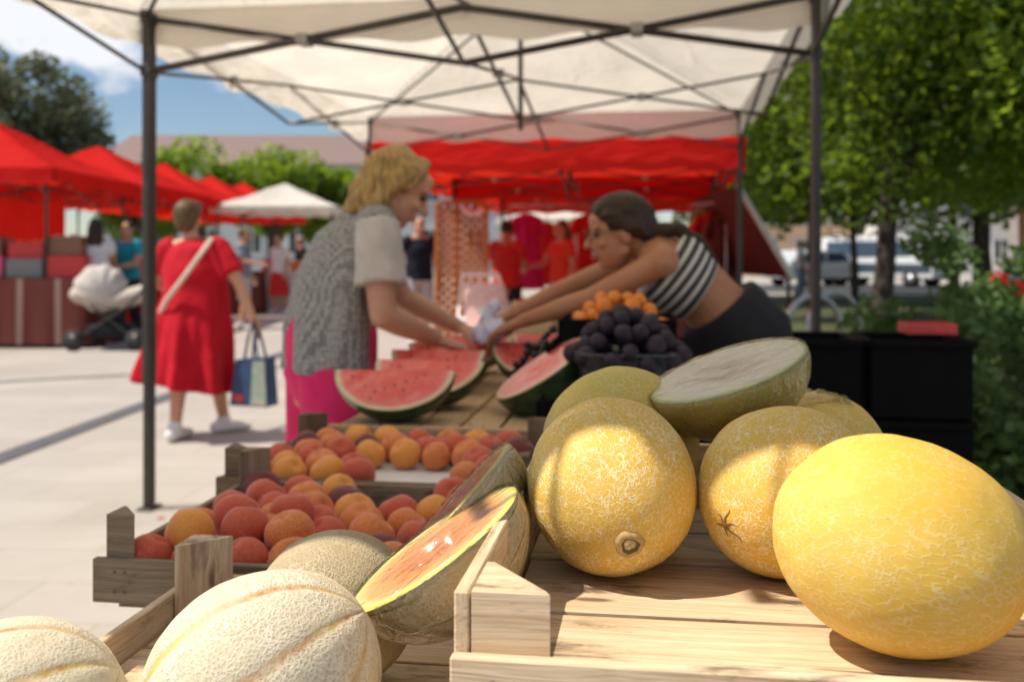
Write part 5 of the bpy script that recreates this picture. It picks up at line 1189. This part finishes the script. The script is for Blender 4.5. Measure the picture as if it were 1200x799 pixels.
passer('person in a blue-grey shirt holding out an arm near the cream canopy', 285, 16.6, 1.68, R(95), M['c_bluegrey'], M['c_grey'], 'shorts', 'brown_hair', 'reach')
passer('person in a white top and red skirt before the far counter', 327, 21.0, 1.66, R(210), M['c_white'], M['c_red'], 'skirt', 'dark_hair')
passer('person in a dark shirt at the far red tent counter', 352, 24.5, 1.72, R(230), M['c_dark'], M['c_dark'], 'trousers', 'grey_hair')
passer('dark-haired person in a red shirt standing under the red tent beside the pushchair', 594, 12.2, 1.66, R(20), M['c_red'], M['c_dark'], 'trousers', 'dark_hair', 'front', sk='skin_tan')
passer('person in an orange-red top and lilac skirt under the red tent', 658, 12.6, 1.68, R(240), K('orange_red_cloth', (.62, .06, .03)), M['c_lilac'], 'skirt', 'brown_hair', 'reach', True)
passer('dark-haired person in red seen past the seller\'s back', 792, 12.8, 1.66, R(170), M['c_red'], M['c_dark'], 'trousers', 'dark_hair', 'down', True)
passer('far pedestrian in white by the trees across the lawn', 938, 30.0, 1.7, R(100), M['c_white'], M['c_bluegrey'], 'trousers', 'brown_hair')
passer('far pedestrian in a pink top by the trees across the lawn', 952, 31.5, 1.65, R(120), M['c_magenta'], M['c_grey'], 'trousers', 'dark_hair')
# ------------------------------------------------------------------ clutter of the market
def rot_thing(*a, **k): return thing(*a, **k)
# wooden lattice
t = thing('lattice_panel', 'orange-brown wooden lattice panel standing by the red tent post', 'lattice', ((541 - 600) * 11.6 / F, 11.6, 0), R(-4)); M['orangewood'] = wood('orange_stained_wood', (.42, .13, .03), (.52, .19, .05), .2, .6)
b = MB(); b2 = MB(); hw = .29; z0, z1 = .10, 1.84
for sx in (-1, 1): b.box((sx * hw, 0, (z0 + z1) / 2 - .05), (.05, .05, z1 - z0 + .1), None, .003, 0, 2)
for z in (z0 + .1, z1): b.box((0, 0, z), (2 * hw - .052, .045, .05), None, .003, 0, 0)
for sg in (-1, 1):
    c = -1.0
    while c < 2.6:                                   # diagonal slats clipped to the frame
        pts = []
        for z in (z0 + .12, z1 - .03):
            pass
        x_at = lambda z: sg * (z - c) ; za, zb = sorted((c + sg * -hw, c + sg * hw)); za = max(za, z0 + .12); zb = min(zb, z1 - .03)
        if zb - za > .03:
            p, q = V((x_at(za), sg * .006, za)), V((x_at(zb), sg * .006, zb)); m_ = (p + q) / 2; Mr = frame(q - p, V((0, -1, 0))); b2.box(m_, ((q - p).length, .045, .008), Mr, .001)
        c += .105
b.build('frame', M['orangewood'], t); b2.build('lattice', M['orangewood'], t)
mb = MB()
for c in (-1, 1): mb.ell((c * .07, 0, .01), (V((.07, 0, .03 * c)), V((0, .03, 0)), V((0, 0, .045))), 14, 10)
mb.ball((0, 0, -.01), .025, 10, 8); o = rbuild(mb, 'ribbon_bow', M['c_pink'], None, .008, 2); o.location = ((555 - 600) * 11.5 / F, 11.53, 1.72); tag(o, 'pale pink bow tied near the top of the wooden lattice', 'bow')

# pale pink pushchair
t = thing('pushchair', 'white-framed pushchair with a pale pink seat under the red tent', 'pushchair', ((573 - 600) * 8.6 / F, 8.6, 0), R(12)); M['whiteframe'] = plain('white_frame_tube', (.78, .76, .74), .4, .05)
mb = MB(); mb.tube([(0, .20, .95), (0, .12, .66), (0, .04, .48), (0, -.20, .46), (0, -.30, .30)], [.19, .2, .2, .19, .17], 18, V((1, 0, 0)), [.22, .25, .3, .3, .25]); rbuild(mb, 'seat', M['c_pink'], t, .012, 3)
for s_ in (-1, 1):
    mb = MB(); mb.tube([(s_ * .16, .42, 1.05), (s_ * .23, .22, .72), (s_ * .25, -.1, .38), (s_ * .25, -.32, .10)], .017, 8); mb.tube([(s_ * .24, -.02, .45), (s_ * .25, .28, .10)], .016, 8); mb.tube([(s_ * .23, .16, .66), (s_ * .23, -.16, .68)], .02, 8); mb.build('side_frame', M['whiteframe'], t)
    for y in (-.32, .28):
        w_ = MB().tube([(s_ * .25 - .02, y, .10), (s_ * .25 + .02, y, .10)], .10, 18, V((0, 1, 0)), 1, 0, True, False).build('wheel', M['tyre'], t)
MB().tube([(-.16, .42, 1.05), (.16, .42, 1.05)], .02, 10).build('handle', M['whiteframe'], t)
MB().box((0, -.12, .70), (.20, .03, .20), V((1, 0, 0)) and Matrix.Rotation(R(-20), 3, 'X'), .01).build('white_pad', M['c_white'], t)
# cream pram
t = thing('pram', 'cream pram with a folded-up hood and dark undercarriage', 'pram', (-5.22, 13.0, 0), R(4)); M['cream_cloth'] = cloth('cream_pram_cloth', (.50, .44, .38)); M['hood_cloth'] = cloth('light_hood_cloth', (.52, .48, .44))
mb = MB(); mb.tube([(-.42, 0, .72), (-.2, 0, .66), (.15, 0, .66), (.42, 0, .74)], [.19, .21, .21, .18], 20, V((0, 1, 0)), .62); rbuild(mb, 'carrycot', M['cream_cloth'], t, .014, 3)
mb = MB(); mb.ell((-.14, 0, .80), (V((.34, 0, 0)), V((0, .235, 0)), V((0, 0, .31))), 24, 16)
for k in range(0): a_ = R(12 + k * 27); mb.tube([(-.10 - .34 * math.cos(a_) * .95, y * .22, .78 + .32 * math.sin(a_) * (1 - .35 * abs(y) ** 2)) for y in (-1, -.6, 0, .6, 1)], .085, 12)
rbuild(mb, 'hood', M['hood_cloth'], t, .016, 3, lambda p: p + V((p.x + .02, 0, p.z - .76)).normalized() * .014 * math.cos(math.atan2(p.z - .76, p.x + .02) * 11))
mb = MB()
for s_ in (-1, 1): mb.tube([(-.40, s_ * .22, .14), (.30, s_ * .22, .60), (.62, s_ * .20, 1.0)], .018, 8); mb.tube([(.38, s_ * .22, .14), (-.2, s_ * .22, .58)], .018, 8)
mb.tube([(.62, -.2, 1.0), (.62, .2, 1.0)], .02, 10); mb.build('undercarriage', M['tentsteel'], t)
mb = MB(); mb.box((0, 0, .26), (.55, .36, .16), None, .03); mb.build('basket', M['c_dark'], t)
for x in (-.40, .38):
    for s_ in (-1, 1):
        w_ = MB().tube([(x, s_ * .24 - .02, .14), (x, s_ * .24 + .02, .14)], .14, 20, V((1, 0, 0)), 1, 0, True, False).build('wheel', M['tyre'], t); MB().tube([(x, s_ * .24 - .024, .14), (x, s_ * .24 + .024, .14)], .08, 16, V((1, 0, 0)), 1, 0, True, False).build('rim', M['tentsteel'], w_)
# cloth-covered tables and boxes under the left red tents
gS = G('striped_table_cloth', rough=.85); sx_ = gS.sep(gS.co())[0]; gS.base(gS.mix(gS.ramp(gS.math('PINGPONG', gS.math('MULTIPLY', sx_, 2.0), .5), [(.40, 0.0), (.44, 1.0)]), (.13, .024, .017), (.32, .20, .16))); M['stripe_cloth'] = gS.m
def cloth_table(label, x, y, w, d, h, mat, rz=0, group='cloth-covered stall tables'):
    t = thing('stall_table', label, 'table', (x, y, 0), rz, group); n = 40; mb = MB(); per = []
    for (a, b_) in (((-1, -1), (1, -1)), ((1, -1), (1, 1)), ((1, 1), (-1, 1)), ((-1, 1), (-1, -1))):
        for i in range(n): q = i / n; per.append(((a[0] + (b_[0] - a[0]) * q) * w / 2, (a[1] + (b_[1] - a[1]) * q) * d / 2))
    vs = []
    for k in range(7):
        for i, (px_, py_) in enumerate(per): f = 1 + .05 * (k / 6) * math.sin(i * .9 + x) * .6 + .02 * k / 6; vs.append((px_ * f, py_ * f, h - (h - .05) * k / 6))
    m = len(per); mb.add(vs, [[k * m + i, (k + 1) * m + i, (k + 1) * m + (i + 1) % m, k * m + (i + 1) % m] for k in range(6) for i in range(m)]); mb.add(vs[:m], [list(range(m))], None, 0, False); mb.build('tablecloth', mat, t)
    for sx in (-1, 1):
        for sy in (-1, 1): MB().box((sx * (w / 2 - .08), sy * (d / 2 - .08), h / 2 - .01), (.04, .04, h - .03), None, .003).build('leg', M['tentsteel'], t)
    return t
cloth_table('long table under a striped reddish-brown cloth beside the pram', -6.75, 13.55, 2.3, .8, .92, M['stripe_cloth'])
cloth_table('table under a dark red cloth in the second red tent', -6.6, 17.6, 2.2, .8, .9, M['c_red'])
cloth_table('table under a brown cloth in the third red tent', -6.3, 21.3, 2.0, .8, .9, M['c_brown'])
cloth_table('table under a white cloth beneath the cream canopy', -4.9, 21.8, 1.6, .7, .9, M['c_white'])
cloth_table('table under a dark cloth along the red tents on the seller\'s side', 1.75, 10.6, .8, 2.6, .85, M['c_brown'], R(-8))
cloth_table('table under a red cloth deep in the last red tent', 1.9, 14.6, 1.6, .8, .85, M['c_red'], R(-8))
BC = [('red', (.55, .03, .03)), ('pink', (.65, .10, .22)), ('grey', (.20, .19, .19)), ('brown', (.22, .09, .05)), ('orange', (.70, .16, .03)), ('lilac', (.33, .27, .36))]
for n_, c_ in BC: M['box_' + n_] = plain(n_ + '_crate_plastic', c_, .5, .1)
def goods(label, x, y, z, w, d, h, mat, rz=0, group='goods boxes on the far stalls'):
    t = thing('goods_box', label, 'box', (x, y, z), rz, group); b = MB(); b.box((0, 0, .006), (w, d, .01), None, .002)
    for s_ in (-1, 1): b.box((s_ * (w / 2 - .006), 0, h / 2 + .004), (.012, d, h - .01), None, .002); b.box((0, s_ * (d / 2 - .006), h / 2 + .004), (w - .026, .012, h - .01), None, .002)
    b.build('box_shell', mat, t); b = MB(); b.box((0, 0, h * .55), (w * .86, d * .86, h * .62), None, .004)
    for _ in range(14): b.ball((rng.uniform(-.38, .38) * w, rng.uniform(-.36, .36) * d, h * rng.uniform(.75, .98)), min(w, d) * .13, 8, 6)
    b.build('contents', rng.choice([M['c_red'], M['c_magenta'], M['c_lilac'], M['c_pink'], M['apricot'], M['c_brown']]), t); return t
spots = [(-7.6, 13.4, .925, .5, .4, .24, 'lilac', 'lilac box at the outer end of the striped table'), (-7.05, 13.45, .925, .5, .4, .30, 'pink', 'pink box second along the striped table'), (-6.5, 13.45, .925, .48, .4, .26, 'grey', 'grey box standing on the striped table'),
         (-5.95, 13.45, .925, .5, .4, .30, 'red', 'red box at the pram end of the striped table'), (-7.05, 13.47, 1.226, .46, .36, .24, 'brown', 'brown box stacked on the pink box'), (-5.98, 13.47, 1.226, .46, .36, .26, 'brown', 'brown box stacked on the red box'), (-6.5, 13.47, 1.186, .46, .36, .22, 'red', 'red box stacked on the grey box'),
         (-7.1, 17.5, .905, .5, .4, .3, 'orange', 'orange box in the second red tent'), (-6.4, 17.5, .905, .5, .4, .26, 'red', 'red box in the second red tent'), (-5.8, 17.5, .905, .45, .4, .2, 'grey', 'grey box in the second red tent'),
         (-6.6, 21.2, .905, .5, .4, .3, 'brown', 'brown box in the third red tent'), (-5.9, 21.2, .905, .5, .4, .24, 'orange', 'orange box in the third red tent'), (-5.2, 21.7, .905, .4, .4, .24, 'pink', 'pink box under the cream canopy'), (-4.6, 21.7, .905, .4, .4, .2, 'orange', 'orange box under the cream canopy'),
         (1.62, 9.7, .855, .45, .35, .18, 'brown', 'brown box on the dark table on the seller\'s side'), (1.72, 10.4, .855, .45, .35, .22, 'red', 'red box on the dark table on the seller\'s side'), (1.85, 11.2, .855, .45, .35, .22, 'grey', 'grey box on the dark table on the seller\'s side'),
         (1.5, 14.5, .855, .45, .35, .26, 'red', 'red box deep in the last red tent'), (2.2, 14.5, .855, .45, .35, .3, 'lilac', 'lilac box deep in the last red tent')]
for (x, y, z, w_, d_, h_, cn, lb) in spots: goods(lb, x, y, z, w_, d_, h_, M['box_' + cn], R(rng.uniform(-4, 4)))
# wooden box between the lattice and the seller's hands
goods('brown wooden box beyond the seller\'s hands', (627 - 600) * 8.0 / F, 8.0, .60, .34, .3, .26, M['wood2'], R(-10), None)
cloth_table('small cloth-covered table beneath the wooden box', (627 - 600) * 8.0 / F, 8.0, .5, .5, .595, M['c_brown'], R(-10))
# hanging clothes under the red tents
def garment(label, px, d, ztop, ln, w, mat, face=0.3, group='clothes hanging under the red tents'):
    X = (px - 600) * d / F; t = thing('hanging_dress', label, 'dress', (X, d, ztop), face, group)
    mb = MB(); mb.tube([(0, 0, 0), (0, 0, -.06), (0, 0, -.25), (0, 0, -.45), (0, 0, -ln)], [.05, w * .45, w * .42, w * .38, w * .62], 22, V((1, 0, 0)), [.6, .35, .4, .4, .4], 0, True, False)
    for c in (-1, 1): mb.tube([(c * w * .35, 0, -.06), (c * w * .62, 0, -.28)], [.05, .055], 12, None, 1, 0, True, False)
    rbuild(mb, 'cloth', mat, t, .014, 3, lambda p: p + V((1, 1, 0)) * .02 * noise.noise(V((p.x * 14, p.y * 14, p.z * 3))))
    MB().tube([(-w * .4, 0, -.05), (0, 0, .02), (w * .4, 0, -.05)], .008, 6).build('hanger', M['tentsteel'], t); MB().tube([(0, 0, .02), (0, 0, .10), (.03, 0, .12)], .005, 6).build('hook', M['tentsteel'], t)
for (px_, d_, zt, ln, w_, m_, lb) in ((618, 13.2, 1.78, 1.0, .40, 'c_magenta', 'long magenta dress hanging beside the red-shirted person'), (606, 13.6, 1.72, .9, .36, 'c_pink', 'pale pink dress hanging behind the magenta one'), (640, 14.2, 1.70, .9, .36, 'c_red', 'red dress hanging between the two people in red'),
        (690, 13.8, 1.80, 1.0, .42, 'c_red', 'long red dress hanging by the seller\'s face'), (815, 11.6, 1.60, .9, .36, 'c_yellow', 'yellow dress hanging beside the red tent post'), (832, 11.4, 1.72, 1.0, .38, 'c_red', 'bright red dress hanging at the end of the clothes rail'), (846, 11.2, 1.70, 1.0, .36, 'c_brown', 'dark red-brown dress hanging by the awning'), (672, 15.0, 1.75, .9, .36, 'c_white', 'white dress hanging deep in the red tent')):
    garment(lb, px_, d_, zt, ln, w_, M[m_])
for i, (xa, ya, xb, yb, z) in enumerate((((598 - 600) * 13.7 / F, 13.75, (695 - 600) * 13.7 / F, 13.75, 1.92), ((810 - 600) * 11.7 / F, 11.75, (850 - 600) * 11.1 / F, 11.05, 1.82))):
    t = thing('clothes_rail', ['steel clothes rail with magenta and red dresses', 'short steel clothes rail with yellow and red dresses'][i], 'clothes rail', ((xa + xb) / 2, (ya + yb) / 2, 0), 0, 'clothes rails'); c = V(((xa + xb) / 2, (ya + yb) / 2, 0)); A = V((xa, ya, 0)) - c; B = V((xb, yb, 0)) - c
    MB().tube([A + V((0, 0, z)), B + V((0, 0, z))], .014, 8).build('rail', M['galv'], t)
    for p in (A, B): MB().tube([p, p + V((0, 0, z))], .014, 8).build('leg', M['galv'], t)

for i, (px_, py_, sz_) in enumerate(((188, 606, .03), (167, 628, .018))):
    p = onplane(px_, py_, .006); mb = MB(); n_ = 9; mb.add([(sz_ * (a / (n_ - 1) - .5), sz_ * .8 * (b_ / (n_ - 1) - .5), .006 * abs(noise.noise(V((a * .5, b_ * .5, i))))) for a in range(n_) for b_ in range(n_)], [[a * n_ + b_, (a + 1) * n_ + b_, (a + 1) * n_ + b_ + 1, a * n_ + b_ + 1] for a in range(n_ - 1) for b_ in range(n_ - 1)])
    o = mb.build('litter_scrap', plain('pink_scrap', (.65, .12, .10)), None, p); tag(o, ['pinkish scrap lying on the paving by the tent post foot', 'tiny pinkish scrap lying on the paving, smaller of two'][i], 'scrap')
